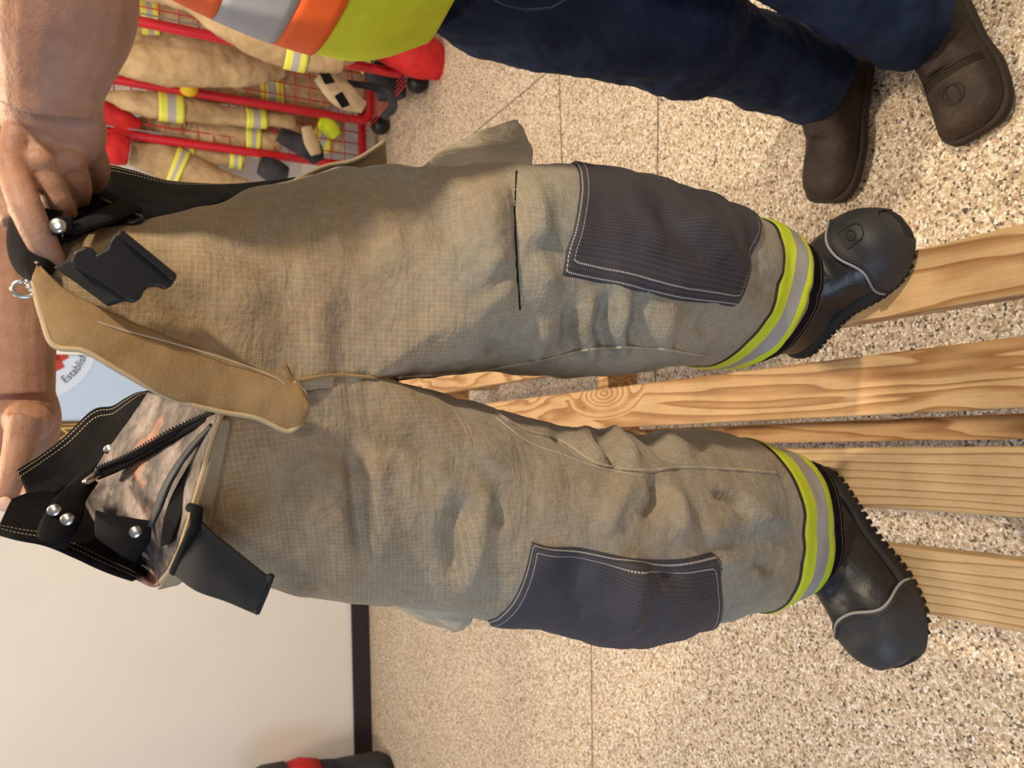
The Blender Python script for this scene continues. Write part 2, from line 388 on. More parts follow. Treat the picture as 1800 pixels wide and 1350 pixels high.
def b_wood(knot=None, seed=0, fine=False, dark=1.0):
    def f(nt, b):
        N = NT(nt); tc = N.n('ShaderNodeTexCoord'); sp = N.n('ShaderNodeSeparateXYZ'); N.l(tc.outputs['Object'], sp.inputs[0])
        x, y, z = sp.outputs      # x across, y along the board
        cb = N.n('ShaderNodeCombineXYZ'); N.l(N.m('ADD', N.m('MULTIPLY', x, 1.0), seed*1.7), cb.inputs[0]); N.l(N.m('MULTIPLY', y, .13), cb.inputs[1]); N.l(z, cb.inputs[2])
        n = N.noise(cb.outputs[0], 9 if not fine else 5, 3, .5, .4)
        w_ = N.m('ADD', N.m('MULTIPLY', x, 34 if not fine else 75), N.m('MULTIPLY', n, 10 if not fine else 9))
        if knot:
            dx = N.m('SUBTRACT', x, knot[0]); dy = N.m('MULTIPLY', N.m('SUBTRACT', y, knot[1]), .42)
            r = N.m('SQRT', N.m('ADD', N.m('MULTIPLY', dx, dx), N.m('MULTIPLY', dy, dy)))
            k = N.m('MULTIPLY', r, 125); falloff = N.m('SUBTRACT', 1, N.m('DIVIDE', r, .062), clamp=True)
            falloff = N.m('MINIMUM', N.m('MULTIPLY', falloff, 2.2), 1)
            w_ = N.m('ADD', N.m('MULTIPLY', w_, N.m('SUBTRACT', 1, falloff)), N.m('MULTIPLY', N.m('ADD', k, N.m('MULTIPLY', n, 2.5)), falloff))
        rg = N.m('FRACT', w_)
        c = N.ramp(rg, [(0, (.60, .40, .20)), (.45, (.58, .37, .18)), (.72, (.42, .235, .095)), (.93, (.32, .155, .055)), (1, (.55, .35, .17))] if not fine else [(0, (.58, .42, .235)), (.70, (.55, .38, .20)), (.86, (.44, .27, .125)), (.93, (.27, .15, .065)), (1, (.55, .39, .21))])
        cb2 = N.n('ShaderNodeCombineXYZ'); N.l(N.m('MULTIPLY', x, 1), cb2.inputs[0]); N.l(N.m('MULTIPLY', y, .02), cb2.inputs[1])
        fb = N.noise(cb2.outputs[0], 420, 3, .7)
        c = N.mix(.5, c, N.ramp(fb, [(.3, (.74, .70, .66)), (.7, (1.15, 1.15, 1.15))]), 'MULTIPLY')
        c = N.mix(.6, c, N.ramp(N.noise(tc.outputs['Object'], 9, 4, .6), [(.35, (.74, .70, .66)), (.6, (1.05, 1.05, 1.05))]), 'MULTIPLY')
        c = N.mix(1, c, (dark, dark, dark), 'MULTIPLY')
        N.l(c, b.inputs['Base Color']); N.bump(b, N.m('ADD', rg, fb), .15, .001)
    return f
def woodmat(i, **k): return mat('pine_board', rough=.55, spec=.35, build=b_wood(**k))

# ------------------------------------------------------------------ the setting
m = MB(); m.box(RM(0, 1.9, -.05), RB*5, DB*4.2, V((0, 0, .05)))
fl = m.build('floor', M['floor'], smooth=False); tag(fl, kind='structure')
m = MB(); m.box(RM(0, WL+.05, 1.45), RB*5, DB*.05, V((0, 0, 1.55))); tag(m.build('wall_back', M['wall'], smooth=False), kind='structure')
m = MB(); m.box(RM(2.75, 1.9, 1.45), RB*.05, DB*4.2, V((0, 0, 1.55))); tag(m.build('wall_right', M['wall'], smooth=False), kind='structure')
m = MB(); m.box(RM(-1.2, WL-.008, .0525), RB*2.2, DB*.008, V((0, 0, .0525)))
tag(m.build('baseboard_back', M['baseboard'], smooth=False, bevel=.003), kind='structure')
def joint(i, a, b):
    a = PH(*a, 0); b = PH(*b, 0); t = (b-a).normalized(); s = V((-t.y, t.x, 0))
    mm = MB(); mm.box((a+b)/2+V((0, 0, .0006)), t*(b-a).length/2, s*.0022, V((0, 0, .0009)))
    tag(mm.build('trim_%d' % i, M['joint'], smooth=False), kind='structure')
joint(1, (981, 60), (992, 420)); joint(2, (700, 345), (1000, 96)); joint(3, (1157, 160), (1152, 700)); joint(4, (1037, 900), (1042, 1380))

# ------------------------------------------------------------------ bench
BZ = .401
bench = empty('wooden_bench', RM(0, 1.2, 0), 'low slatted bench of pale pine boards standing on the pebble floor under the boots', 'bench', rz=YAW)
def board(name, a0, a1, b0, b1, z0, z1, mt):
    mm = MB(); c = V(((a0+a1)/2, (b0+b1)/2-1.2, (z0+z1)/2))
    mm.box((0, 0, 0), ((a1-a0)/2, 0, 0), (0, (b1-b0)/2, 0), (0, 0, (z1-z0)/2))
    me = mm.mesh(name); o = bpy.data.objects.new(name, me); col.objects.link(o); me.materials.append(mt); o.parent = bench; o.location = c
    bv = o.modifiers.new('b', 'BEVEL'); bv.width = .0035; bv.segments = 2
    return o
def bx(x, y): return toRM(PH(x, y, BZ))
eA = (bx(1800, 392)[0], bx(1800, 517)[0]); eB = (bx(1800, 590)[0], bx(1800, 717)[0]); eD = (bx(1800, 786)[0], bx(1800, 911)[0]); eE = (bx(1800, 987)[0], bx(1800, 1114)[0])
y1 = bx(785, 660)[1]
kn = bx(1062, 697)
cB = sum(eB)/2
Y0 = -.05
board('slat', eA[1], eA[0], Y0, y1+.55, BZ-.038, BZ, woodmat(0, seed=1))
board('slat', eB[1], eB[0], Y0, y1+.55, BZ-.038, BZ, woodmat(1, seed=2.3, knot=(kn[0]-cB+.008, kn[1]-(Y0+y1+.55)/2)))
board('slat', eD[1], eD[0], Y0, y1+.55, BZ-.038, BZ, woodmat(2, seed=4, fine=True))
board('slat', eE[1], eE[0], Y0, y1+.55, BZ-.038, BZ, woodmat(3, seed=7.7, fine=True))
wd = woodmat(4, seed=5)
for nm_y in (.02, bx(1215, 655)[1]+.33, y1+.10):
    board('cross_member', eE[1]+.01, eA[0]-.01, nm_y, nm_y+.038, BZ-.038-.089, BZ-.0385, wd)
cc_ = (eB[1]+eD[0])/2
board('rail', cc_-.019, cc_+.019, .10, y1+.5, .14, .229, woodmat(5, seed=9))
for yy in (.06, y1+.4):
    for aa in (eA[0]-.05, eE[1]+.012):
        board('leg', aa, aa+.038, yy, yy+.089, 0, BZ-.0385, wd)

# ------------------------------------------------------------------ turnout trousers
pants = empty('bunker_trousers', (0, .78, BZ), 'worn tan firefighter trousers held open at the waist, standing over black boots on the bench', 'trousers')
def stn(O, I, Yc, tf, tb=None, Fpx=None, Fy=None):
    S = PY(O[0], O[1], Yc); Ii = PY(I[0], I[1], Yc); C = (S+Ii)/2; tb = tb or tf
    Wd = (S-Ii).normalized(); Nn = V((0, -1, 0)); Nn = (Nn-Wd*Nn.dot(Wd)).normalized()
    Fp = C+Nn*tf
    return dict(F=Fp, S=S, B=C-Nn*tb, I=Ii, M=C.copy(), Mi=C.copy())
def tweak(st, f):                         # move front/back points towards the inner side
    d = (st['I']-st['M'])*f; st['F'] = st['F']+d; st['B'] = st['B']+d; st['M'] = st['M']+d*.6; st['Mi'] = st['Mi']+d
    return st
def crotch(O, Yo, sgn):
    S = PY(O[0], O[1], Yo); F = PY(640, 664, .672); B = V((F.x, .91, F.z)); I = V((F.x, .79, F.z-.035))
    return dict(F=F, S=S, B=B, I=I, M=V((F.x+sgn*.02, Yo, (S.z+F.z)/2)), Mi=V((I.x, I.y, F.z)))
def upper(F, S, Yb=.93):
    F = PY(*F); S = PY(*S); zb = min(F.z, 1.36)
    return dict(F=F, S=S, B=V((F.x, Yb, zb)), I=None, M=V((F.x, S.y, S.z)), Mi=None)
RL = [stn((1352, 420), (1296, 640), .80, .098), stn((1318, 396), (1240, 642), .80, .10), stn((1262, 374), (1180, 638), .79, .108),
      stn((1195, 348), (1120, 652), .78, .118), stn((1105, 326), (1050, 664), .77, .126), stn((1015, 304), (980, 662), .77, .126),
      stn((930, 294), (905, 656), .77, .122), stn((845, 292), (830, 656), .77, .12), tweak(stn((760, 294), (755, 664), .77, .118), .35),
      crotch((675, 300), .78, .05)]
RU = [upper((560, 684, .664), (590, 306, .79)), upper((470, 684, .66), (500, 324, .79)), upper((370, 655, .655), (410, 352, .78)),
      upper((270, 610, .655), (320, 378, .765)), upper((170, 565, .655), (235, 400, .745)), upper((88, 520, .66), (150, 412, .72))]
LL = [stn((1392, 1040), (1376, 796), .80, .082), stn((1325, 1062), (1310, 776), .80, .10), stn((1262, 1078), (1245, 760), .79, .11),
      stn((1185, 1096), (1178, 756), .78, .118), stn((1085, 1122), (1080, 758), .765, .124), stn((1000, 1112), (1000, 754), .76, .124),
      stn((905, 1088), (930, 738), .765, .122), stn((822, 1078), (858, 716), .77, .12), tweak(stn((745, 1070), (775, 690), .775, .118), .35),
      crotch((672, 1058), .79, -.05)]
LU = [upper((585, 668, .668), (600, 1046, .80)), upper((530, 672, .668), (530, 1036, .80)), upper((475, 690, .668), (440, 1022, .80)), upper((428, 712, .67), (360, 1014, .80)),
      upper((388, 736, .675), (292, 1016, .80))]
def seg(px, a, b, c, d):
    ax, ay, bx_, by = a, b, c, d; x, y = px; dx, dy = bx_-ax, by-ay; t = ((x-ax)*dx+(y-ay)*dy)/(dx*dx+dy*dy); t = max(0, min(1, t))
    return math.hypot(x-ax-t*dx, y-ay-t*dy), t
# folds: polyline in photo pixels, height (m, + out / - in), width px
FR = [([(905, 300), (908, 400), (915, 540)], -.006, 7), ([(940, 310), (950, 420), (960, 560)], .007, 22), ([(870, 310), (868, 420), (880, 560)], .006, 22),
      ([(1070, 640), (1052, 580), (1078, 500)], -.010, 12), ([(1040, 640), (1024, 580), (1040, 500)], .009, 16), ([(1120, 640), (1108, 570), (1140, 500)], -.010, 13),
      ([(1095, 640), (1084, 580), (1108, 500)], .009, 14), ([(1010, 640), (1000, 590), (1005, 520)], -.009, 13), ([(1165, 640), (1160, 590), (1190, 530)], .008, 18),
      ([(1230, 600), (1260, 540)], -.007, 14), ([(1290, 590), (1330, 540), (1345, 450)], .007, 18), ([(1310, 400), (1330, 460), (1320, 540)], -.006, 14),
      ([(600, 330), (680, 400), (700, 500)], .006, 35), ([(700, 320), (780, 380), (800, 470)], -.006, 26), ([(760, 310), (840, 360), (850, 450)], .006, 24),
      ([(880, 600), (860, 640)], -.006, 14), ([(930, 640), (950, 600), (960, 560)], .006, 14), ([(300, 430), (400, 480), (480, 560)], .004, 40),
      ([(250, 470), (330, 560), (440, 620)], -.004, 24), ([(1200, 370), (1260, 420), (1290, 500)], .008, 20), ([(1130, 345), (1200, 420), (1260, 500)], -.006, 18)]
FL = [([(620, 760), (625, 880), (640, 1010)], -.008, 18), ([(660, 760), (665, 880), (680, 1010)], .007, 26), ([(745, 720), (740, 800), (760, 900)], -.007, 18),
      ([(820, 860), (790, 940), (800, 1040)], -.010, 15), ([(860, 820), (845, 920), (830, 1050)], .008, 20), ([(890, 850), (870, 930)], -.006, 14),
      ([(1150, 830), (1160, 870), (1130, 930)], -.010, 13), ([(1180, 850), (1190, 900), (1200, 960)], .009, 16), ([(1120, 830), (1080, 890), (1060, 950)], .007, 20),
      ([(1040, 756), (1070, 786), (1100, 826)], -.009, 9), ([(1062, 752), (1095, 780), (1125, 822)], .006, 10), ([(1110, 752), (1145, 775), (1185, 810)], -.009, 8), ([(1015, 750), (1040, 778), (1075, 820)], .005, 12),
      ([(1150, 752), (1190, 780), (1230, 805)], .006, 11), ([(960, 750), (1000, 775), (1050, 810)], -.006, 10), ([(1210, 790), (1250, 780)], -.008, 6),
      ([(1250, 860), (1290, 880), (1310, 910)], -.010, 8), ([(1290, 850), (1330, 900), (1380, 950)], .007, 18), ([(1240, 900), (1260, 960), (1290, 1010)], .007, 22),
      ([(1110, 960), (1112, 1040), (1090, 1120)], .012, 20), ([(1000, 950), (1010, 1040), (1000, 1110)], -.006, 30), ([(1170, 960), (1180, 1040)], -.008, 22),
      ([(560, 800), (600, 860), (620, 1000)], .005, 30), ([(470, 800), (500, 900), (520, 1010)], -.004, 30), ([(1320, 980), (1360, 1010)], -.006, 12)]
NO, NI = 84, 56
def arc(Mc, A, B, n, k, first=True):
    out = []
    for j in range(0 if first else 1, n+1):
        q = pi/2*j/n; c = math.cos(q)**k; s = math.sin(q)**k if j else 0
        if j == n: c = 0; s = 1
        out.append(Mc+(A-Mc)*c+(B-Mc)*s)
    return out
class Leg:
    def __init__(s, low, up, folds, seed):
        s.low = 130; s.up = 60; al = low+up; n = len(low)
        def chan(k, lst, m): return cr([t[k] for t in lst], m)
        tot = s.low+s.up; T = len(al)-1; s.nl = int(round(tot*(n-1)/T))+1; s.n = tot+1
        # rows over all stations for outer columns
        Fs, Ss, Bs, Ms = (chan(k, al, s.n) for k in 'FSBM')
        Is = chan('I', low, s.nl); Mi = chan('Mi', low, s.nl)
        # resample low rows so that they fall on station crotch exactly
        s.G = []; s.inner = []
        for i in range(s.n):
            r = arc(Ms[i], Fs[i], Ss[i], NO//2, .86) + arc(Ms[i], Ss[i], Bs[i], NO//2, .86, False)
            s.G.append(r)
            if i < s.nl:
                ri = arc(Mi[i], Fs[i], Is[i], NI//2, .86) + arc(Mi[i], Is[i], Bs[i], NI//2, .86, False)
                s.inner.append(ri)
        s.disp(folds, seed)
    def disp(s, folds, seed):
        for gi, G in enumerate((s.G, s.inner)):
            R = [list(r) for r in G]; n = len(G); mm = len(G[0])
            for i in range(n):
                for j in range(mm):
                    a = G[min(i+1, n-1)][j]-G[max(i-1, 0)][j]; b = G[i][min(j+1, mm-1)]-G[i][max(j-1, 0)]
                    nn = a.cross(b)
                    if nn.length < 1e-9: continue
                    nn.normalize()
                    c = G[i][mm//2].lerp((G[i][0]+G[i][-1])/2, 1.0)
                    if nn.dot(G[i][j]-c) < 0: nn = -nn
                    p = G[i][j]; q = p*9+V((seed, 0, 0))
                    d = noise.noise(q)*.0045 + noise.noise(V((p.x*10, p.y*10, p.z*34))+V((seed*2, 3, 1)))*.0042 + abs(noise.noise(p*26+V((seed, 5, 5))))*.0022
                    if nn.y < .25:
                        px = proj(p)
                        for pl, h, w_ in folds:
                            best = None; K = len(pl)-1
                            for k in range(K):
                                dd, t = seg(px, *pl[k], *pl[k+1])
                                if best is None or dd < best[0]: best = (dd, (k+t)/K)
                            if best[0] < w_*2.8:
                                t = best[1]; e = min(1, t/.3, (1-t)/.3); e = max(0, e); e = e*e*(3-2*e)
                                d += 1.5*h*math.exp(-(best[0]/w_)**2)*e
                    edge = 1
                    if j < 3 or j > mm-4: edge = min(j, mm-1-j)/3
                    R[i][j] = p+nn*d*edge
            for i in range(n): G[i][:] = R[i]
    def meshdata(s):
        me = MB(); 
        return None
RLEG = Leg(RL, RU, FR, 1.3); LLEG = Leg(LL, LU, FL, 8.1)
# the left front rim follows the turned-down hem line
RIM = [(390, 728, .664), (372, 780, .664), (352, 850, .668), (336, 905, .678), (322, 950, .70), (300, 1000, .74), (276, 1030, .79)]
rimv = cr([PY(*p) for p in RIM], NO//2+1)
for j in range(NO+1):
    for k in range(26):
        i = len(LLEG.G)-1-k; w_ = (1-k/26)**2
        top = LLEG_TOP[j] if k else None
        if k == 0:
            if j == 0: LLEG_TOP = [p.copy() for p in LLEG.G[-1]]
            top = LLEG_TOP[j]
        tgt = rimv[j] if j <= NO//2 else top+(rimv[-1]-LLEG_TOP[NO//2])*(1-(j-NO//2)/(NO/2))
        LLEG.G[i][j] = LLEG.G[i][j]+(tgt-top)*w_
# seam rows: share the inner borders
def leg_mesh(legs):
    vs, fs, uv = [], [], []
    for L in legs:
        for G in (L.G, L.inner):
            n = len(G); mm = len(G[0]); b0 = len(vs)
            vs += [tuple(p) for r in G for p in r]
            v = [0]
            jm = mm//4
            for i in range(1, n): v.append(v[-1]+(G[i][jm]-G[i-1][jm]).length)
            ref = G[n//3]; u = [0]
            for j in range(1, mm): u.append(u[-1]+(ref[j]-ref[j-1]).length)
            sg = -1 if G is L.inner else 1
            x0 = (L.G[0][NO//2]+L.inner[0][-NI//2]).x/2; x1 = (L.G[L.nl-8][NO//2]+L.inner[L.nl-8][-NI//2]).x/2; zA = L.G[0][0].z; zB = L.G[L.nl-8][0].z
            U = []
            for i in range(n):
                row = G[i]; z_ = row[0].z; xr = x0+(x1-x0)*(z_-zA)/(zB-zA); ac = [row[0].x-xr]; q = -1 if (L is LLEG) ^ (sg < 0) else 1
                for j in range(1, mm): ac.append(ac[-1]+q*(row[j]-row[j-1]).length)
                U.append(ac)
            rot = .20 if L is LLEG else -.03; cr_, sr_ = math.cos(rot), math.sin(rot)
            def uvp(i, j): a_, b_ = U[i][j], -G[i][j].z*1.03; return (a_*cr_-b_*sr_, a_*sr_+b_*cr_)
            for i in range(n-1):
                for j in range(mm-1):
                    f = (b0+i*mm+j, b0+i*mm+j+1, b0+(i+1)*mm+j+1, b0+(i+1)*mm+j)
                    uu = [uvp(i, j), uvp(i, j+1), uvp(i+1, j+1), uvp(i+1, j)]
                    flip = (sg < 0) ^ (L is LLEG)
                    if flip: f = f[::-1]; uu = uu[::-1]
                    fs.append(f); uv += uu
    me = bpy.data.meshes.new('shell'); me.from_pydata(vs, [], fs); me.update()
    l = me.uv_layers.new(name='UVMap')
    for k, c in enumerate(uv): l.data[k].uv = c
    bm = bmesh.new(); bm.from_mesh(me); bmesh.ops.remove_doubles(bm, verts=bm.verts, dist=.0004); bm.to_mesh(me); bm.free()
    return me
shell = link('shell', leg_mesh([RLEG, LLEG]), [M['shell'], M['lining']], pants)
solid(shell, .0025, -1, 1)
bvh = BVHTree.FromPolygons([v.co.copy() for v in shell.data.vertices], [tuple(p.vertices) for p in shell.data.polygons])
def hit(x, y, off=.003):
    r = ray(x, y).normalized(); loc, nr, i, d = bvh.ray_cast(CAM, r)
    if loc is None: return None
    if nr.dot(r) > 0: nr = -nr
    return loc + nr*off, nr
def row_col(L, x, y, G=None):
    """closest front-facing grid position to a pixel"""
    G = G or L.G; best = None
    for i in range(0, len(G), 1):
        for j in range(0, len(G[0])//2+14, 1):
            a, b = proj(G[i][j]); d = (a-x)**2+(b-y)**2
            if best is None or d < best[0]: best = (d, i, j)
    return best[1], best[2]
def ev(L, i, j):
    """evaluate leg surface; j<0 goes onto the inner side"""
    G = L.G
    if j < 0: G = L.inner; j = -j; i = min(i, len(G)-1.001)
    i = max(0, min(i, len(G)-1.001)); j = min(j, len(G[0])-1.001); a = int(i); b = int(j); u = i-a; v = j-b
    p = G[a][b]*(1-u)*(1-v)+G[a+1][b]*u*(1-v)+G[a][b+1]*(1-u)*v+G[a+1][b+1]*u*v
    return p
def surf(L, i, j, off):
    p = ev(L, i, j); e = .7
    a = ev(L, i+e, j)-ev(L, i-e, j); jj = j if abs(j) > e else (e*1.01 if j >= 0 else -e*1.01)
    b = ev(L, i, jj+e)-ev(L, i, jj-e)
    n = a.cross(b)
    if n.length < 1e-9: n = V((0, -1, 0))
    n.normalize(); c = ev(L, i, NO//2)
    i0 = min(i, len(L.inner)-1.001)
    cen = (ev(L, i0, NO//2)+ev(L, i0, -NI//2))/2
    if n.dot(p-cen) < 0: n = -n
    return p+n*off
def patch(name, L, corners, mt, n=44, m=44, off=.004, wig=None):
    """corners as (row, col): c00, c0m, cnm, cn0 ; surface-following sheet with turned-down rim"""
    c00, c01, c11, c10 = corners; G = []
    for i in range(n+1):
        r = []
        for j in range(m+1):
            s, t = i/n, j/m
            a = (c00[0]*(1-s)*(1-t)+c01[0]*(1-s)*t+c11[0]*s*t+c10[0]*s*(1-t))
            b = (c00[1]*(1-s)*(1-t)+c01[1]*(1-s)*t+c11[1]*s*t+c10[1]*s*(1-t))
            o = off if 0 < i < n and 0 < j < m else -.001
            r.append(surf(L, a, b, o))
        G.append(r)
    U = sum((G[n//2][j+1]-G[n//2][j]).length for j in range(m)); Vv = sum((G[i+1][m//2]-G[i][m//2]).length for i in range(n))
    me = grid_mesh(name, G, lambda i, j: (U*j/m, Vv*i/n))
    at = me.attributes.new('border', 'FLOAT', 'POINT')
    for i in range(n+1):
        for j in range(m+1):
            at.data[i*(m+1)+j].value = min(U*j/m, U*(1-j/m), Vv*i/n, Vv*(1-i/n))
    return link(name, me, mt, pants)
# knee patches (corner pixels found on the cloth; the outer corners run round the side)
def rc(L, x, y): return row_col(L, x, y)
def rcs(L, x, y):
    """signed column: looks at the outer and the inner grids"""
    best = None
    for sgn, G in ((1, L.G), (-1, L.inner)):
        lim = len(G[0])//2+10
        for i in range(len(G)):
            for j in range(lim):
                a, b = proj(G[i][j]); d = (a-x)**2+(b-y)**2
                if best is None or d < best[0]: best = (d, i, sgn*j)
    return best[1], best[2]
a = rcs(RLEG, 988, 490); b = rcs(RLEG, 980, 318); c = rcs(RLEG, 1255, 402); d = rcs(RLEG, 1296, 540)
o = patch('knee_patch', RLEG, [(a[0], a[1]), (b[0], max(b[1]+5, 52)), (c[0], max(c[1]+5, 50)), (d[0], d[1])], M['patch'])
a = rcs(LLEG, 932, 945); b = rcs(LLEG, 880, 1075); c = rcs(LLEG, 1226, 1080); d = rcs(LLEG, 1262, 970)
patch('knee_patch', LLEG, [(a[0], a[1]), (b[0], b[1]+8), (c[0], c[1]+8), (d[0], d[1])], M['patch'])
# reflective bands round both hems
def band(L, i0, i1, name='reflective_band'):
    cols = [j for j in range(0, NO+1, 1)]; G = []; n = 12
    for k in range(n+1):
        i = i0+(i1-i0)*k/n
        r = [surf(L, i, j, .0035 if 0 < k < n else 0) for j in cols] + [surf(L, i, -j, .0035 if 0 < k < n else 0) for j in range(NI-1, 0, -1)]
        G.append(r)
    nn = len(G[0])
    me = grid_mesh(name, G, lambda i, j: (1-i/n, j/nn), close=True)
    o = link(name, me, M['reflect'], pants)
    return o
band(RLEG, .6, 16.5); band(LLEG, .6, 16)
def cuff(L):
    cen = sum(L.G[0], V())/len(L.G[0]); cen2 = (L.G[0][NO//2]+L.inner[0][-NI//2])/2; cen = V((cen2.x, cen2.y, cen.z)); G = []
    for k in range(7):
        t = k/6; r = []
        for p in L.G[0]+[q for q in reversed(L.inner[0][1:-1])]:
            d = p-cen; r.append(cen+V((d.x, d.y, d.z))*(.985-.10*t)+V((0, 0, -.030*t))+noise.noise_vector(p*20)*.003*t)
        G.append(r)
    nn = len(G[0]); o = link('hem_cuff', grid_mesh('hem_cuff', G, lambda i, j: (.003+.026*(6-i)/6, j*.0055), close=True), M['band'], pants); solid(o, .003, 0)
cuff(RLEG); cuff(LLEG)

# ---- fly flap
ruled('fly_flap', [(60, 500, .648), (75, 560, .640), (96, 608, .634), (150, 618, .63), (215, 655, .63), (300, 700, .635), (380, 722, .64), (430, 732, .641), (470, 748, .641), (500, 757, .642), (520, 752, .642), (534, 736, .643), (538, 722, .643)],
      [(64, 462, .655), (80, 480, .65), (120, 515, .645), (180, 545, .642), (260, 580, .642), (330, 607, .644), (390, 626, .646), (440, 644, .647), (480, 658, .647), (506, 668, .646), (524, 680, .645), (539, 706, .644)], M['fly'], pants, n=90, m=24, bulge=.004, thick=.004, wr=.003, ws=26)
# edge cords: folded hem of the flap, seam line
def cord(name, pts, r, mt, parent=pants, n=60, k=6):
    mm = MB(); mm.tube(cr([p if isinstance(p, Vector) else PY(*p) for p in pts], n), r, k); return mm.build(name, mt, parent)
cord('flap_hem', [(64, 462, .652), (60, 500, .646), (75, 560, .638), (96, 608, .632), (150, 618, .628), (215, 655, .628), (300, 700, .633), (380, 722, .638), (450, 735, .640), (500, 757, .641), (520, 752, .641), (534, 735, .642), (539, 712, .643), (534, 690, .646), (515, 672, .646)], .0022, M['tan_edge'], n=160)
cord('flap_seam', [(120, 545, .637), (200, 575, .634), (300, 602, .637), (400, 632, .640), (480, 662, .642), (520, 690, .643)], .0004, M['stitch'], n=90)
def on(name, pts, r, mt, n=60, off=.0005, parent=pants):
    q = []
    P2 = cr([V((x, y, 0)) for x, y in pts], n)
    for p in P2:
        h_ = hit(p.x, p.y, off)
        if h_: q.append(h_[0])
    if len(q) > 3:
        mm = MB(); mm.tube(q, r, 5); return mm.build(name, mt, parent)
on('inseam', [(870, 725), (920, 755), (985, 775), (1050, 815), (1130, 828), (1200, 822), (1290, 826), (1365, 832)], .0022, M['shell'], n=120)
on('inseam', [(872, 735), (930, 778), (990, 800), (1050, 822), (1130, 838)], .0007, M['stitch'], n=90)
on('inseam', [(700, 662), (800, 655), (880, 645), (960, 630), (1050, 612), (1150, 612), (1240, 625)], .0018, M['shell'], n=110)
on('crotch_seam', [(530, 668), (580, 660), (640, 662), (700, 668)], .0018, M['fly'], n=50)
on('crotch_seam', [(500, 640), (512, 665), (530, 678)], .0014, M['fly'], n=20)
on('knee_pleat', [(908, 300), (905, 380), (908, 450), (914, 545)], .0016, M['lining'], n=60, off=-.0008)
# outer seam threads
# ---- left front rim (tan hem) and opened liner
rim = [p.copy() for p in LLEG.G[-1][:NO//2+1]]
HG = [[surf(LLEG, len(LLEG.G)-1.01-r_*.72, j, .003) for r_ in range(8)] for j in range(1, NO//2+1)]
fh = link('front_hem', grid_mesh('front_hem', HG), M['flap'], pants); solid(fh, .002, 0)
cord('rim_piping', rim[::4], .0026, M['tan_edge'], n=80)
ruled('quilted_liner', [p+V((0, .006, 0)) for p in rim[::6]]+[PY(232, 1012, .80)],
      [(262, 690, .86), (225, 745, .88), (185, 800, .89), (160, 845, .89), (150, 880, .87), (180, 930, .84), (218, 990, .81)], M['liner'], pants, n=70, m=50, bulge=-.035, thick=.004, wr=.010, ws=22)
ruled('liner_binding', [(372, 745, .675), (330, 790, .70), (295, 840, .715), (275, 885, .73), (262, 925, .745)],
      [(376, 750, .672), (336, 797, .695), (303, 846, .705), (284, 893, .72), (268, 927, .735)], M['bind'], pants, n=40, m=5, bulge=.002, thick=.003, wr=.001)
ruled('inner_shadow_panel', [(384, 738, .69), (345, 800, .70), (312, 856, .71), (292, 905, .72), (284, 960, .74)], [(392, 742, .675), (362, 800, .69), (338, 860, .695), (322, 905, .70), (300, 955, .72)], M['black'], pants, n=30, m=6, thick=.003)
# back waistband, inner face turned to the viewer
ruled('waistband', [(30, 828, .94), (75, 800, .955), (120, 765, .965), (165, 722, .955), (200, 715, .94), (225, 700, .92), (250, 688, .90), (275, 690, .88)],
      [(60, 905, .885), (110, 862, .90), (150, 845, .90), (185, 812, .90), (205, 800, .885), (235, 765, .875), (280, 715, .86), (310, 702, .85)], M['band'], pants, n=60, m=14, bulge=-.006, thick=.005, wr=.004)
ruled('waistband', [(-6, 935, .80), (30, 945, .785), (80, 955, .775), (130, 975, .77), (180, 998, .775), (236, 1022, .79)],
      [(20, 880, .88), (60, 868, .90), (110, 870, .90), (150, 880, .885), (190, 905, .86), (262, 935, .79)], M['band'], pants, n=60, m=20, bulge=-.012, thick=.005, wr=.007)
ruled('snap_tab', [(150, 832, .85), (120, 855, .83), (95, 880, .79), (75, 915, .765), (68, 945, .76)], [(168, 848, .85), (148, 880, .82), (142, 910, .79), (128, 940, .765), (112, 962, .765)], M['black'], pants, n=30, m=10, bulge=.008, thick=.005, wr=.003)
ruled('snap_flap', [(172, 898, .80), (170, 925, .79), (172, 945, .785)], [(266, 915, .765), (262, 950, .762), (235, 985, .768)], M['black'], pants, n=24, m=16, bulge=.010, thick=.005, wr=.004)
def snap(x, y, Y, nx=V((0, -1, .35)), r=.0052, name='snap_button'):
    p = PY(x, y, Y); t = nx.normalized(); mm = MB()
    mm.tube([p-t*.002, p+t*.0015, p+t*.0026, p+t*.003], [r, r, r*.82, r*.3], 20); return mm.build(name, M['steel'], pants)
snap(95, 897, .762); snap(118, 913, .752); snap(238, 935, .748); snap(192, 790, .885)
snap(254, 745, .86, r=.004)
# zipper
zp = cr([PY(*p) for p in [(384, 726, .675), (350, 742, .72), (300, 765, .755), (255, 790, .795), (215, 812, .83), (172, 830, .85)]], 90)
mm = MB()
for i in range(len(zp)-1):
    t = (zp[i+1]-zp[i]).normalized(); s = t.cross(V((0, -1, 0))).normalized(); mm.box(zp[i], t*.0011, s*(.0045 if i % 2 else .0060), V((0, -.0020, 0)))
mm.tube([p+V((0, .002, 0)) for p in zp], .0055, 6, flat=((0, 0, 1), .4)); zip_ = mm.build('zipper', M['plastic'], pants, smooth=False)
mm = MB(); p = PY(172, 832, .845); mm.tube([p, PY(150, 848, .83), PY(147, 852, .83)], [.004, .0035, .002], 8); mm.build('zipper_pull', M['steel'], zip_)
ruled('hanger_loop', [(262, 742, .865), (275, 722, .86), (288, 702, .85)], [(274, 750, .865), (288, 728, .86), (300, 708, .85)], M['black'], pants, n=12, m=4, thick=.002)
cord('zip_tape', [(384, 731, .68), (300, 772, .765), (216, 819, .84), (172, 838, .857)], .0035, M['black'])
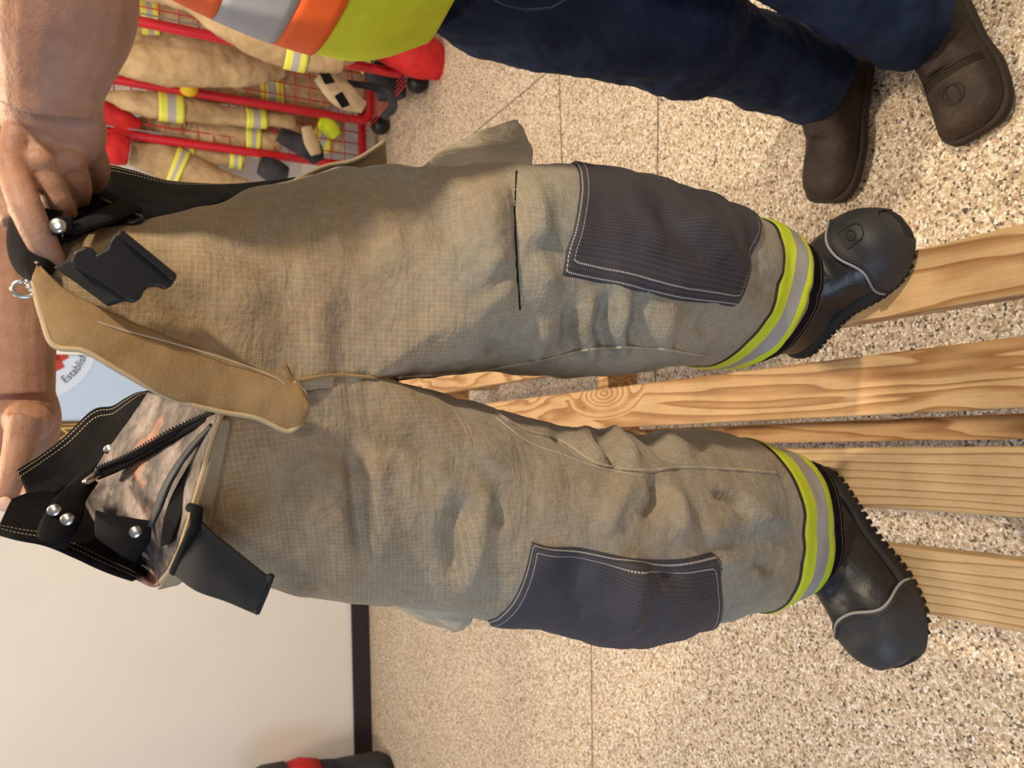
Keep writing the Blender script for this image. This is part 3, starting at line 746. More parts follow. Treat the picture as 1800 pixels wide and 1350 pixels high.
# ---- right side: black waistband seen past the shell
ruled('side_waistband', [(120, 330, .80), (180, 296, .82), (230, 303, .83), (300, 322, .83), (400, 328, .82), (515, 317, .80)],
      [(110, 425, .66), (160, 412, .69), (235, 402, .73), (320, 380, .75), (415, 350, .77), (520, 322, .79)], M['band'], pants, n=60, m=16, bulge=.008, thick=.005, wr=.004)
ruled('waistband', [(28, 372, .72), (20, 400, .70), (20, 440, .68), (32, 470, .67), (58, 492, .665)], [(110, 372, .68), (110, 410, .665), (100, 450, .66), (85, 478, .655), (66, 500, .655)], M['black'], pants, n=30, m=12, bulge=.012, thick=.006, wr=.006, ws=30)
ruled('adjuster_strap', [(90, 405, .655), (130, 395, .665), (170, 375, .70), (215, 352, .73)], [(128, 412, .655), (165, 402, .665), (205, 388, .69), (250, 372, .72)], M['black'], pants, n=20, m=8, bulge=.004, thick=.004)
cord('slider_loop', [(170, 350, .735), (200, 362, .725), (235, 378, .71), (250, 384, .70), (232, 392, .70), (210, 386, .705)], .0022, M['plastic'], n=50)
snap(102, 397, .6445, r=.0055)
ruled('snap_tab', [(88, 388, .650), (105, 382, .652), (128, 380, .655)], [(92, 412, .648), (108, 412, .650), (126, 408, .653)], M['black'], pants, n=12, m=6, thick=.004)
# metal hook at the top of the flap
hk = PY(43, 508, .648); mm = MB(); ring = [hk+V((math.cos(q)*.0055, 0, math.sin(q)*.0075)) for q in [2*pi*i/24 for i in range(25)]]
mm.tube(ring, .0016, 8); mm.tube([PY(48, 500, .645), PY(58, 512, .646)], .0018, 8); mm.build('metal_hook', M['steel'], pants)
on('frayed_thread', [(512, 318), (520, 322)], .0008, M['stitch'], n=6)

# ---- suspender buckle on the right front
buckle = mm = MB()
def qbox(mb, pxs, Y, th):
    """prism over a pixel polygon at distance Y with real thickness"""
    f = [PY(x, y, Y) for x, y in pxs]; n = len(f); c = sum(f, V())/n
    nn = (f[1]-f[0]).cross(f[2]-f[1]).normalized()
    if nn.y > 0: nn = -nn
    vs = f+[p-nn*th for p in f]
    fs = [tuple(range(n)), tuple(reversed(range(n, 2*n)))]+[(i, (i+1) % n, n+(i+1) % n, n+i) for i in range(n)]
    mb.add(vs, fs)
mm = MB(); qbox(mm, [(200, 412), (212, 404), (309, 490), (303, 502), (290, 507), (278, 502), (262, 503), (252, 512), (250, 522), (236, 531), (222, 528), (124, 460), (130, 442), (150, 432), (164, 436), (170, 446), (188, 436), (192, 424)], .618, .012)
bk = mm.build('buckle', M['plastic'], pants, smooth=False, bevel=.0016)
mm = MB(); qbox(mm, [(209, 402), (219, 406), (312, 482), (309, 494), (300, 491), (206, 414)], .610, .006); mm.build('buckle_rib', M['plastic'], bk, smooth=False, bevel=.0015)
ruled('buckle_strap', [(98, 470, .640), (140, 500, .632), (190, 538, .626)], [(125, 455, .634), (170, 487, .626), (225, 528, .622)], M['web'], pants, n=16, m=10, thick=.004, wr=.0005)
# ---- loose strap on the left side
sst = ruled('suspender_strap', [(342, 905, .655), (372, 935, .650), (420, 972, .645), (474, 1014, .640)], [(302, 1003, .70), (345, 1035, .685), (400, 1055, .67), (450, 1076, .66)], M['web'], pants, n=40, m=24, bulge=.006, thick=.0035, wr=.002)
mm = MB(); mm.tube([PY(476, 1012, .638), PY(465, 1043, .648), PY(451, 1076, .658)], .0032, 8); mm.build('strap_hem', M['web'], sst)
mm = MB(); mm.tube([PY(334, 892, .665), PY(346, 896, .655), PY(344, 925, .655), PY(326, 960, .67), (PY(306, 1005, .70))], [.004, .005, .005, .004, .004], 8); mm.build('strap_loop', M['black'], pants)

# ---- cargo pockets and flaps
def pocket(name, topq, botq, mt, lvl=2):
    """box pocket: four near corners, four far corners"""
    vs = [PY(*p) for p in topq+botq]; me = MB(); me.add(vs, [(0, 1, 2, 3), (7, 6, 5, 4), (0, 4, 5, 1), (1, 5, 6, 2), (2, 6, 7, 3), (3, 7, 4, 0)])
    o = me.build(name, mt, pants)
    b = o.modifiers.new('b', 'BEVEL'); b.width = .008; b.segments = 2
    s = o.modifiers.new('s', 'SUBSURF'); s.subdivision_type = 'SIMPLE'; s.levels = s.render_levels = 4
    t = bpy.data.textures.new('crumple', 'CLOUDS'); t.noise_scale = .05; t.noise_depth = 3
    dd = o.modifiers.new('d', 'DISPLACE'); dd.texture = t; dd.strength = .010; dd.mid_level = .5; dd.texture_coords = 'LOCAL'
    sm = o.modifiers.new('sm', 'SMOOTH'); sm.iterations = 4
    return o
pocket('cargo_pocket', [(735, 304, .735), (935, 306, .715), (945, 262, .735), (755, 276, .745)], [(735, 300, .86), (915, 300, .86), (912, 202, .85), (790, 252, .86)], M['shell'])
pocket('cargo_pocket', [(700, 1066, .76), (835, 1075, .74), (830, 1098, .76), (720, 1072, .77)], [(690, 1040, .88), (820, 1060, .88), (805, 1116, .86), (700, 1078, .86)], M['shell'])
def flapsheet(name, A, B, **k): return ruled(name, A, B, M['flap'], pants, thick=.004, **k)
flapsheet('pocket_flap', [(517, 318, .775), (570, 292, .80), (625, 280, .80), (676, 248, .80)], [(520, 320, .80), (580, 300, .83), (630, 300, .85), (678, 286, .86)], n=30, m=8, wr=.003, ws=40)
ruled('pocket_lining', [(540, 312, .79), (600, 302, .81), (668, 292, .82)], [(545, 316, .775), (610, 312, .78), (690, 300, .79)], M['black'], pants, n=16, m=5)
flapsheet('pocket_flap', [(470, 1016, .775), (510, 1026, .775), (550, 1036, .775), (588, 1050, .78)], [(478, 1020, .82), (515, 1034, .83), (550, 1046, .83), (584, 1046, .83)], n=30, m=6, wr=.003, ws=40)

# ------------------------------------------------------------------ boots
def prof(t, tab):
    for (a, b), (c, d) in zip(tab, tab[1:]):
        if t <= c: u = (t-a)/(c-a); u = u*u*(3-2*u); return b+(d-b)*u
    return tab[-1][1]
class Boot:
    """local frame: heel at 0, toe along +x, z up, length L"""
    def __init__(s, L, Wd, toeh, square=0):
        s.L = L; s.W = Wd; s.sq = square; s.toeh = toeh
    def sec(s, t):
        w_ = s.W/2*prof(t, [(0, .72), (.16, .76), (.4, .76), (.70, 1.0), (.86, 1.0), (1, .92)])
        e = 2.1+1.6*s.sq
        if t > .74: w_ *= max(.02, 1-((t-.74)/.262)**e)**(1/e)
        if t < .13: w_ *= max(.05, 1-((.13-t)/.132)**2.4)**(1/2.4)
        h_ = prof(t, [(0, .085), (.1, .12), (.3, .125), (.5, .105), (.7, s.toeh+.012), (.88, s.toeh), (1, s.toeh*.92)])
        if t > .84: h_ = .024+(h_-.024)*max(.03, 1-((t-.84)/.161)**2.4)**(1/2.4)
        cy = .008*math.sin(pi*t)
        return w_, h_, cy
    def pt(s, t, q, off=0):
        w_, h_, cy = s.sec(t); k = .8
        c = math.cos(q); sn = math.sin(q)
        y = math.copysign(abs(c)**k, c)*(w_+off*min(1, w_/.022)); b_ = .022-(.011 if off > .003 else 0); z = b_+(max(0, sn)**.82)*(h_-b_+off)
        dx = 0
        if t > .84: dx = 1.3*off*(t-.84)/.16
        return V((t*s.L+dx, cy+y, z))
def make_boot(name, M4, bt, top, mu, mc, ms, label, capline=None, ankle=.075, lean=0, cap=True, group=None, tread=True):
    root = empty(name, (0, 0, 0), label, 'boot', group)
    root.matrix_world = M4
    def lk(n_, mb, mt, **k):
        me = mb.mesh(n_); o = bpy.data.objects.new(n_, me); col.objects.link(o); me.materials.append(mt); o.parent = root
        for p in me.polygons: p.use_smooth = True
        return o
    mb = MB(); n, m_ = 60, 36; base = 0
    pts = [[bt.pt(.5-.5*math.cos(pi*i/n), pi*j/m_, -.007 if cap and i > n*.70 else 0) for j in range(m_+1)] for i in range(n+1)]
    idx = {}
    for i in range(n+1):
        for j in range(m_+1): idx[i, j] = len(mb.v); mb.v.append(tuple(pts[i][j]))
        for j in (0, m_): pass
    for i in range(n):
        for j in range(m_): mb.f.append((idx[i, j], idx[i, j+1], idx[i+1, j+1], idx[i+1, j]))
        mb.f.append((idx[i, 0], idx[i+1, 0], idx[i+1, m_], idx[i, m_]))
    mb.f.append(tuple(idx[0, j] for j in range(m_+1))); mb.f.append(tuple(idx[n, j] for j in reversed(range(m_+1))))
    L = bt.L
    st = cr([V((L*.22, 0, .03)), V((L*.235, 0, .09)), V((L*.22, 0, .14)), V((L*.20+lean*.5, 0, .20)), V((L*.20+lean, 0, top))], 16)
    rr = [ankle*.9+.012*(i/15) for i in range(16)]
    mb.tube(st, rr, 24, flat=((1, 0, 0), .74))
    mb.tube([V((L*.28, 0, .10)), V((L*.42, 0, .085)), V((L*.6, 0, .07))], [.05, .04, .03], 16)
    up = lk('upper', mb, mu); remesh(up, .0045, 6, .6)
    tx = bpy.data.textures.new('leather_folds', 'CLOUDS'); tx.noise_scale = .045
    d = up.modifiers.new('d', 'DISPLACE'); d.texture = tx; d.strength = .006; d.mid_level = .5; d.texture_coords = 'LOCAL'
    # sole with lugs and heel block
    sb = MB(); N_ = 48
    def outline(o_, z):
        r = []
        for i in range(N_+1):
            t = .5-.5*math.cos(pi*i/N_); w_, h_, cy = bt.sec(t); r.append(V((t*L+(o_*(2*t-1)), cy+w_+o_*min(1, w_/.02), z)))
        for i in range(N_, -1, -1):
            t = .5-.5*math.cos(pi*i/N_); w_, h_, cy = bt.sec(t); r.append(V((t*L+(o_*(2*t-1)), cy-w_-o_*min(1, w_/.02), z)))
        return r
    lay = [outline(.003, .006), outline(.0065, .010), outline(.0065, .022), outline(.003, .027)]
    b0 = len(sb.v); k = len(lay[0])
    for r in lay: sb.v += [tuple(p) for p in r]
    for a in range(3):
        for i in range(k): sb.f.append((b0+a*k+i, b0+a*k+(i+1) % k, b0+(a+1)*k+(i+1) % k, b0+(a+1)*k+i))
    sb.f.append(tuple(b0+i for i in reversed(range(k)))); sb.f.append(tuple(b0+3*k+i for i in range(k)))
    lk('sole', sb, ms)
    if tread:
        for sg in (-1, 1):
            tb = MB()
            for i in range(22):
                t = .03+.90*i/21; w_, h_, cy = bt.sec(t)
                tb.box((t*L, cy+sg*(w_-.002), .009), (.0036, 0, 0), (0, .0080, 0), (0, 0, .009))
            tb.tube([V((L*(.03+.9*i/21), bt.sec(.03+.9*i/21)[2]+sg*(bt.sec(.03+.9*i/21)[0]-.006), .012)) for i in range(22)], .004, 5)
            o = lk('tread', tb, ms)
    else:
        tb = MB(); tb.box((L*.14, 0, .006), (L*.10, 0, 0), (0, bt.W*.30, 0), (0, 0, .006)); o = lk('heel_block', tb, ms)
    if cap:
        def start(q): return .745+.055*math.sin(q)**2 - .03*math.cos(4*q) - .015
        n, m_ = 26, 48
        G = [[bt.pt(start(pi*j/m_)+(.980-start(pi*j/m_))*math.sin(pi/2*i/n), pi*j/m_, .0045 if i > 0 else .001) for j in range(m_+1)] for i in range(n+1)]
        me = grid_mesh('toe_cap', G); o = bpy.data.objects.new('toe_cap', me); col.objects.link(o); me.materials.append(mc); o.parent = root
        for p in me.polygons: p.use_smooth = True
        bc_ = MB(); bc_.ball((L*.975-.004, 0, .033), .0165, bt.W*.30, .026, 28)
        solid(o, .004, 1)
        tpm = bc_.mesh('toe_tip'); tpo = bpy.data.objects.new('toe_tip', tpm); col.objects.link(tpo); tpm.materials.append(mc); tpo.parent = o
        for p in tpm.polygons: p.use_smooth = True
        line = [bt.pt(start(pi*j/60), pi*j/60, .006) for j in range(61)]
        pb = MB(); pb.tube(line, .0022, 8); lk('piping', pb, M['piping']).parent = o
        line = [bt.pt(start(pi*j/60)+.022, pi*j/60, .0088) for j in range(61)]
        pb = MB(); pb.tube(line, .0016, 6)
        lk('cap_rib', pb, mc).parent = o
    return root
def place(heel, toe, z):
    h = V(heel); t = V(toe); d = (t-h); d.z = 0; ang = math.atan2(d.y, d.x)
    return Matrix.Translation(V((h.x, h.y, z))) @ Matrix.Rotation(ang, 4, 'Z')
# boots on the bench: pixel of toe and heel on the bench plane
hR = PH(1392, 600, BZ); tR = PH(1588, 398, BZ+.01)
hL = PH(1425, 838, BZ); tL = PH(1596, 1158, BZ+.01)
b1 = Boot((tR-hR).length, .118, .078); b2 = Boot((tL-hL).length, .118, .078)
print('boot len', b1.L, b2.L)
br = make_boot('fire_boot', place(hR, tR, BZ+.001), b1, .27, M['boot'], M['cap'], M['sole'], 'black leather fire boot with round emblem on its toe cap, toe near the brown boots', lean=-.01)
bl = make_boot('fire_boot', place(hL, tL, BZ+.001), b2, .25, M['boot'], M['cap'], M['sole'], 'black leather fire boot with dusty plain toe cap hanging over the outer bench slat', lean=-.01)
# embossed emblem on the first cap
def onb(bt, t, q): return bt.pt(t, q, .0095)
eb = MB(); sq = [(.83, 1.38), (.91, 1.40), (.925, 1.50), (.915, 1.66), (.90, 1.74), (.83, 1.72), (.835, 1.5), (.83, 1.38)]
eb.tube([onb(b1, t, q) for t, q in sq], .0011, 6)
eb.tube([onb(b1, .873+.018*math.cos(a_), 1.56+.075*math.sin(a_)) for a_ in [2*pi*i/20 for i in range(21)]], .0013, 6)
me = eb.mesh('emblem'); o = bpy.data.objects.new('emblem', me); col.objects.link(o); me.materials.append(M['cap']); o.parent = br

# ------------------------------------------------------------------ the person holding the trousers
person = empty('person', (.66, .98, 0), 'person in lime safety vest and dark jeans holding the trousers open with both hands', 'person')
body = MB()
def T(pts, rr, flat=None, n=18): body.tube(cr(pts, max(4, 5*len(pts))), [r for r in [ (lambda t: (lambda k,u: rr[k]+(rr[min(k+1,len(rr)-1)]-rr[k])*u)(min(int(t), len(rr)-1), t-int(t)))((len(rr)-1)*i/(max(4, 5*len(pts))-1)) for i in range(max(4, 5*len(pts)))]], n, flat=flat)
def P3(x, y, z): return PZ(x, y, z)
# torso, neck, head
T([(.70, .98, .98), (.67, .98, 1.12), (.68, .98, 1.28), (.70, .98, 1.42), (.70, .98, 1.50)], [.17, .19, .185, .17, .10], flat=((0, 1, 0), .85), n=28)
T([(.70, .76, 1.44), (.71, .98, 1.48), (.70, 1.20, 1.44)], [.065, .085, .065])
T([(.70, .98, 1.48), (.68, .98, 1.60)], [.062, .058])
body.ball((.665, .98, 1.70), .098, .078, .115, 24)
body.ball((.615, .98, 1.645), .05, .052, .045, 16)
body.ball((.565, .98, 1.69), .018, .013, .022, 12)
for sg in (-1, 1): body.ball((.68, .98+sg*.08, 1.69), .018, .01, .030, 12)
body.ball((.572, .98, 1.655), .008, .022, .006, 10)
# left arm (nearest the camera) to the hand on the flap
wristL = P3(92, 150, .565)
T([(.70, .76, 1.44), (.62, .66, 1.32), (.50, .58, 1.30)], [.062, .054, .050])
T([(.50, .58, 1.30), P3(120, -160, .53), P3(118, 0, .545), P3(102, 80, .555), wristL, P3(92, 190, .572)], [.050, .052, .0465, .042, .0345, .034], flat=((0, 0, 1), .80))
# palm of the left hand
pm = [P3(92, 165, .570), P3(94, 200, .580), P3(92, 235, .594), P3(92, 262, .606)]
T(pm, [.033, .0380, .0385, .030], flat=(tuple(-UP), .50))
Z0 = .585
def finger(pts, rr): T([P3(*p) for p in pts], rr, n=14)
finger([(40, 225, .582), (26, 292, .572), (46, 365, .556), (74, 425, .562), (96, 462, .575)], [.013, .0118, .0112, .0108, .0088])
body.ball(P3(24, 290, .570), .0122, n=14); body.ball(P3(46, 367, .556), .0118, n=14)
finger([(82, 225, .588), (78, 290, .582), (99, 350, .588), (112, 378, .615), (108, 388, .640)], [.013, .0112, .0108, .0106, .0095])
body.ball(P3(75, 286, .579), .0118, n=14); body.ball(P3(99, 352, .586), .0112, n=14)
finger([(118, 225, .595), (126, 285, .594), (137, 328, .610), (134, 350, .636), (124, 356, .66)], [.012, .0104, .0102, .0098, .009])
body.ball(P3(123, 280, .589), .0112, n=14)
finger([(142, 220, .606), (164, 268, .612), (172, 300, .626), (164, 322, .650), (150, 330, .665)], [.011, .0098, .0095, .009, .0085])
body.ball(P3(161, 262, .606), .0104, n=14)
finger([(45, 190, .60), (10, 250, .615), (4, 310, .618), (10, 350, .612), (26, 392, .606)], [.017, .0145, .0122, .0112, .0092])
# right arm, reaching behind the trousers to their far corner
T([(.70, 1.20, 1.44), (.55, 1.17, 1.47), P3(2, 330, .905)], [.062, .054, .050])
T([P3(2, 330, .905), P3(12, 430, .905), P3(22, 540, .90), P3(32, 640, .895), P3(36, 700, .89)], [.050, .050, .046, .038, .035], flat=((0, 0, 1), .82))
T([P3(36, 690, .89), P3(38, 730, .895), P3(30, 775, .90), P3(18, 810, .90)], [.035, .041, .042, .036], flat=((0, 0, 1), .62))
body.ball(P3(50, 742, .872), .0235, .022, .026, 16)
finger([(45, 735, .865), (34, 785, .855), (22, 832, .840), (6, 884, .835)], [.020, .0165, .0142, .0115])
for k, (yy, xx) in enumerate([(842, 46), (850, 22), (850, 0), (842, -20)]):
    finger([(xx*.6+20, 775, .915), (xx*.85+10, 810, .945), (xx, yy-6, .955), (xx+6, yy+14, .950), (xx+10, yy+30, .935)], [.014, .012, .011, .0105, .009])
for e_ in ((.50, .58, 1.30),): body.ball(e_, .0505, n=20)
body.ball(P3(2, 330, .905), .050, n=20); body.ball((.70, .76, 1.44), .066, n=20); body.ball((.70, 1.20, 1.44), .066, n=20)
bo = body.build('body', M['skin'], person); remesh(bo, .0022, 3, .5)
def nail(c, d, up_, l=.006, w_=.0052):
    mm = MB(); d = d.normalized(); up_ = (up_-d*up_.dot(d)).normalized(); s = d.cross(up_)
    Mx = Matrix((d, s, up_)).transposed(); mm.ball(c, l, w_, .0016, 16, Mx); return mm.build('fingernail', M['nail'], person)
nail(P3(93, 463, .5695), P3(95, 462, .578)-P3(70, 425, .566), V((0, -1, .25)))
nail(P3(8, 886, .8235), P3(6, 884, .835)-P3(22, 832, .84), V((0, -1, .1)), .008, .007)
# shirt under the vest and short hair
sh = MB()
for c_, r_, f_ in (([(.70, .98, 1.02), (.67, .98, 1.15), (.68, .98, 1.30), (.70, .98, 1.44), (.70, .98, 1.52)], [.185, .20, .197, .185, .085], ((0, 1, 0), .85)),
                   ([(.70, .72, 1.44), (.71, .98, 1.485), (.70, 1.24, 1.44)], [.078, .10, .078], None),
                   ([(.70, .76, 1.44), (.655, .70, 1.375), (.625, .665, 1.33)], [.079, .072, .068], None), ([(.70, 1.20, 1.44), (.62, 1.185, 1.455), (.58, 1.178, 1.46)], [.079, .072, .068], None)):
    q_ = cr(c_, 20); sh.tube(q_, [x_.x for x_ in cr([V((r, 0, 0)) for r in r_], 20)], 28, flat=f_)
so = sh.build('shirt', M['denim'], person); remesh(so, .006, 4, .6)
hb = MB(); hb.ball((.690, .98, 1.725), .098, .085, .108, 28); ho = hb.build('hair', mat('brown_hair', (.05, .03, .018), .8), person)
# vest
vt = cr([(.69, .98, .985), (.665, .98, 1.06), (.655, .98, 1.13), (.665, .98, 1.25), (.69, .98, 1.38), (.70, .98, 1.48)], 60); rr = cr([V((r, 0, 0)) for r in (.200, .212, .212, .208, .195, .14)], 60)
def vest(i0, i1, off, name, mt):
    G = []
    for i in range(i0, i1+1):
        c = vt[i]; r = rr[i].x+off
        G.append([c+V((math.cos(q)*r*.98*(1+.03*math.sin(5*q+i*.05)), math.sin(q)*r*1.08, .018*math.sin(2*q+1)*(1 if i0 == 0 else 0)*(1-i/60))) for q in [2*pi*k/72 for k in range(72)]])
    o = link(name, grid_mesh(name, G, close=True), mt, person); solid(o, .003, 1); return o
vest(0, 59, 0, 'vest', M['lime'])
vest(26, 31, .004, 'orange_tape', M['orange']); vest(31, 38, .0045, 'silver_tape', M['silver']); vest(38, 43, .004, 'orange_tape', M['orange'])
# brown work boots
tb1 = PH(1455, 352, .02); hb1 = PH(1500, 85, .02); tb2 = PH(1722, 232, .02); hb2 = PH(1640, 0, .02)
k1 = Boot((tb1-hb1).length, .125, .062, .9); k2 = Boot((tb2-hb2).length, .125, .062, .9); print('brown', k1.L, k2.L)
make_boot('work_boot', place(hb1, tb1, .006), k1, .26, M['brown'], M['brown'], M['brown_sole'], 'scuffed brown leather work boot farther from the camera, on the lit pebble floor', cap=False, ankle=.070, tread=False)
kb = make_boot('work_boot', place(hb2, tb2, .006), k2, .26, M['brown'], M['brown'], M['brown_sole'], 'brown square-toed work boot with stitched toe, in the upper right corner of the photo', cap=False, ankle=.070, tread=False)
sb = MB()
for dt in (0, .016, .032):
    sb.tube([k2.pt(.60+dt+.03*math.sin(q*1.0), q, .004) for q in [.5+2.1*i/24 for i in range(25)]], .0009, 5)
for a_ in (0, 1): sb.tube([k2.pt(.78+.055*math.cos(q), 1.57+(.22)*math.sin(q)*(1 if a_ else .5), .004) for q in [2*pi*i/28 for i in range(29)]], .0008, 5)
me = sb.mesh('stitching'); o = bpy.data.objects.new('stitching', me); col.objects.link(o); me.materials.append(M['brown_sole']); o.parent = kb

# jeans
jn = MB()
def JT(pts, rr, flat=None):
    n = 8*len(pts); c = cr(pts, n); r_ = cr([V((r, 0, 0)) for r in rr], n); jn.tube(c, [q.x for q in r_], 28, flat=flat)
m1_ = place(hb1, tb1, .006); m2_ = place(hb2, tb2, .006)
def A1(z, w_): p = m1_ @ V((k1.L*.235, 0, z)); return V((.60, 1.03, z)).lerp(p, w_)
def A2(z, w_): p = m2_ @ V((k2.L*.235, 0, z)); return V((.70, .84, z)).lerp(p, w_)
JT([(.70, .98, 1.08), (.70, .98, .93)], [.18, .185], flat=((0, 1, 0), .85))
JT([(.67, 1.03, .98), (.635, 1.05, .85), (.615, 1.03, .72), (.605, 1.02, .60), (.60, 1.03, .52), A1(.42, .55), A1(.30, .8), A1(.18, 1), A1(.10, 1.05)], [.13, .127, .118, .108, .100, .090, .086, .088, .092])
JT([(.71, .90, .98), (.70, .87, .85), (.68, .84, .70), (.685, .82, .55), A2(.42, .4), A2(.30, .75), A2(.19, 1), A2(.11, 1.05)], [.13, .123, .115, .104, .090, .082, .084, .092])
jo = jn.build('jeans', M['denim'], person); remesh(jo, .006, 4, .6)
tx = bpy.data.textures.new('denim_folds', 'CLOUDS'); tx.noise_scale = .09; tx.noise_depth = 3
d = jo.modifiers.new('d', 'DISPLACE'); d.texture = tx; d.strength = .030; d.mid_level = .5; d.texture_coords = 'LOCAL'
mm = MB(); mm.tube([PY(860, -6, .82), PY(885, 8, .825), PY(925, 18, .83), (PY(970, 14, .83)), PY(1000, -4, .83)], .0015, 6); mm.build('pocket_seam', M['denim_seam'], person)
# ------------------------------------------------------------------ gear rack
XR = 1.42
rack = empty('gear_rack', RM(1.7, 3.9, 0), 'red tube and wire mesh gear rack full of tan turnout clothing by the wall', 'rack')
def rbase(x, y, h): return toRM(PH(x, y, h))
divs = []
for (bx1, by1, Yw) in ((716, 133, None), (652, 215, None), (604, 290, 4.15)):
    a_, b_, _ = rbase(bx1, by1, .10) if Yw is None else toRM(PY(bx1, by1, Yw)); divs.append((a_, b_))
print('dividers', divs)
TOPZ = 2.0
def tubep(name, pts, r, mt=M['red'], parent=rack, n=10):
    mm = MB(); mm.tube(pts, r, n); return mm.build(name, mt, parent)
xf = sum(d_[0] for d_ in divs)/3
bb_ = [divs[0][1], divs[1][1], divs[2][1]]
D_ = .52
for k, b_ in enumerate(bb_):
    a0 = divs[k][0]; a1 = a0+D_; rr_ = .07; pts = [RM(a0, b_, TOPZ)]+[RM(a0, b_, z) for z in (1.5, 1.0, .5)]
    pts += [RM(a0+rr_*(1-math.cos(q)), b_, .10+rr_*(1-math.sin(q))) for q in [pi/2*i/6 for i in range(7)]]
    pts += [RM(a1, b_, .10)]
    tubep('upright', pts, .022)
    tubep('rear_post', [RM(a1, b_, .02), RM(a1, b_, TOPZ)], .016)
    mm = MB()
    for i in range(1, 8): mm.tube([RM(a0+D_*i/8, b_, .10), RM(a0+D_*i/8, b_, TOPZ)], .0032, 5)
    for z in [.2+.075*i for i in range(24)]: mm.tube([RM(a0, b_, z), RM(a1, b_, z)], .0032, 5)
    mm.build('wire_mesh', M['red'], rack)
    tubep('hook_wire', [RM(a0+.02, b_-.03, TOPZ-.1), RM(a0+.02, b_-.03, 1.02), RM(a0+.1, b_-.03, 1.0)], .004, M['wire'])
a1 = xf+D_
mm = MB()
for z in [.15+.09*i for i in range(20)]: mm.tube([RM(a1+.02, bb_[0]-.5, z), RM(a1+.02, bb_[2], z)], .003, 5)
for i in range(18): mm.tube([RM(a1+.02, bb_[0]-.5+(bb_[2]-bb_[0]+.5)*i/17, .10), RM(a1+.02, bb_[0]-.5+(bb_[2]-bb_[0]+.5)*i/17, TOPZ)], .003, 5)
mm.build('back_mesh', M['red'], rack)
mm = MB()
for i in range(22):
    mm.tube([RM(xf+.03+.022*i, bb_[0], .11), RM(xf+.03+.022*i, bb_[2], .11)], .0028, 5)
mm.build('bottom_shelf', M['red'], rack)
tubep('foot_rail', [RM(a1, bb_[0]-.1, .06), RM(a1, bb_[2], .06)], .016, M['plastic'])
for b_ in bb_[:2]:
    mm = MB(); mm.ball(RM(xf+.05, b_, .05), .05, .05, .05, 16); mm.build('caster', M['plastic'], rack)

def cloth(name, limbs, label, cat, mt, parts=(), vox=.008, group=None, disp=.022, sc=.085):
    """garment: limbs = [(pixel path with Y, radii px, flat)], parts = stripes (limb, t0, t1)"""
    c0 = PY(*limbs[0][0][0]); root = empty(name, c0, label, cat, group)
    mm = MB(); store = []
    for path, rad, fl in limbs:
        n = 10*len(path); c = cr([PY(*p) for p in path], n); zz = [(p-CAM).dot(FW) for p in c]
        r_ = [q.x for q in cr([V((r, 0, 0)) for r in rad], n)]; r_ = [max(.004, a_*z/FPX) for a_, z in zip(r_, zz)]
        fd = (0, -1, 0)
        mm.tube(c, r_, 22, flat=((0, 0, 1) if abs((c[-1]-c[0]).normalized().z) < .8 else (1, 0, 0), fl)); store.append((c, r_, fl))
    o = mm.build('fabric', mt, root); remesh(o, vox, 3, .5)
    t = bpy.data.textures.new('creases', 'CLOUDS'); t.noise_scale = sc; t.noise_depth = 2
    d = o.modifiers.new('d', 'DISPLACE'); d.texture = t; d.strength = disp; d.mid_level = .6; d.texture_coords = 'LOCAL'
    for li, t0, t1 in parts:
        c, r_, fl = store[li]; n = len(c); G = []; K = 8
        up0 = V((0, 0, 1)) if abs((c[-1]-c[0]).normalized().z) < .8 else V((1, 0, 0))
        for k in range(K+1):
            f = (t0+(t1-t0)*k/K)*(n-1); i = min(int(f), n-2); u = f-i; p = c[i].lerp(c[i+1], u); r = r_[i]*(1-u)+r_[i+1]*u+.005
            tt = (c[min(i+1, n-1)]-c[max(i-1, 0)]).normalized(); a_ = (up0-tt*up0.dot(tt)).normalized(); b_ = tt.cross(a_)
            G.append([p+a_*math.cos(q)*r+b_*math.sin(q)*r*fl for q in [2*pi*j/32 for j in range(32)]])
        s_ = link('reflective_stripe', grid_mesh('reflective_stripe', G, lambda i, j: (i/K, j/32), close=True), M['stripe'], root); solid(s_, .003, 0)
    return root
gp = 'turnout clothing hanging in the red rack'
Y1, Y2, Y3 = divs[0][1]+.11, divs[1][1]+.11, 4.15
def g(name, limbs, label, parts=(), cat='turnout coat', mt=None, **k): return cloth(name, limbs, label, cat, mt or M['tan'], parts, group=None, **k)
g('turnout_coat', [([(230, -30, Y1-.2), (330, 2, Y1-.22), (430, 58, Y1-.24), (520, 88, Y1-.26), (602, 104, Y1-.26)], [24, 22, 32, 34, 24], .8), ([(520, 20, Y1-.05), (590, 60, Y1-.12), (605, 100, Y1-.2)], [50, 40, 24], .8)],
  'tan turnout coat with wide yellow striped sleeve, topmost in the red rack', [(0, .70, .80)])
g('turnout_coat', [([(185, 116, Y1+.25), (270, 108, Y1+.25), (350, 110, Y1+.25), (440, 122, Y1+.25), (500, 122, Y1+.27)], [14, 42, 44, 30, 14], .8), ([(240, 76, Y1+.35), (330, 82, Y1+.35), (430, 96, Y1+.35)], [28, 30, 26], .7)],
  'rumpled tan turnout coat bulging out between the first and second red uprights', [(1, .60, .74)])
g('turnout_trousers', [([(182, 165, Y2+.08), (240, 180, Y2+.08), (330, 192, Y2+.08), (420, 206, Y2+.08), (520, 214, Y2+.08)], [10, 22, 24, 16, 12], .8)],
  'tan turnout trousers with two yellow stripes lying just below the second red upright', [(0, .36, .48), (0, .78, .87)], cat='trousers')
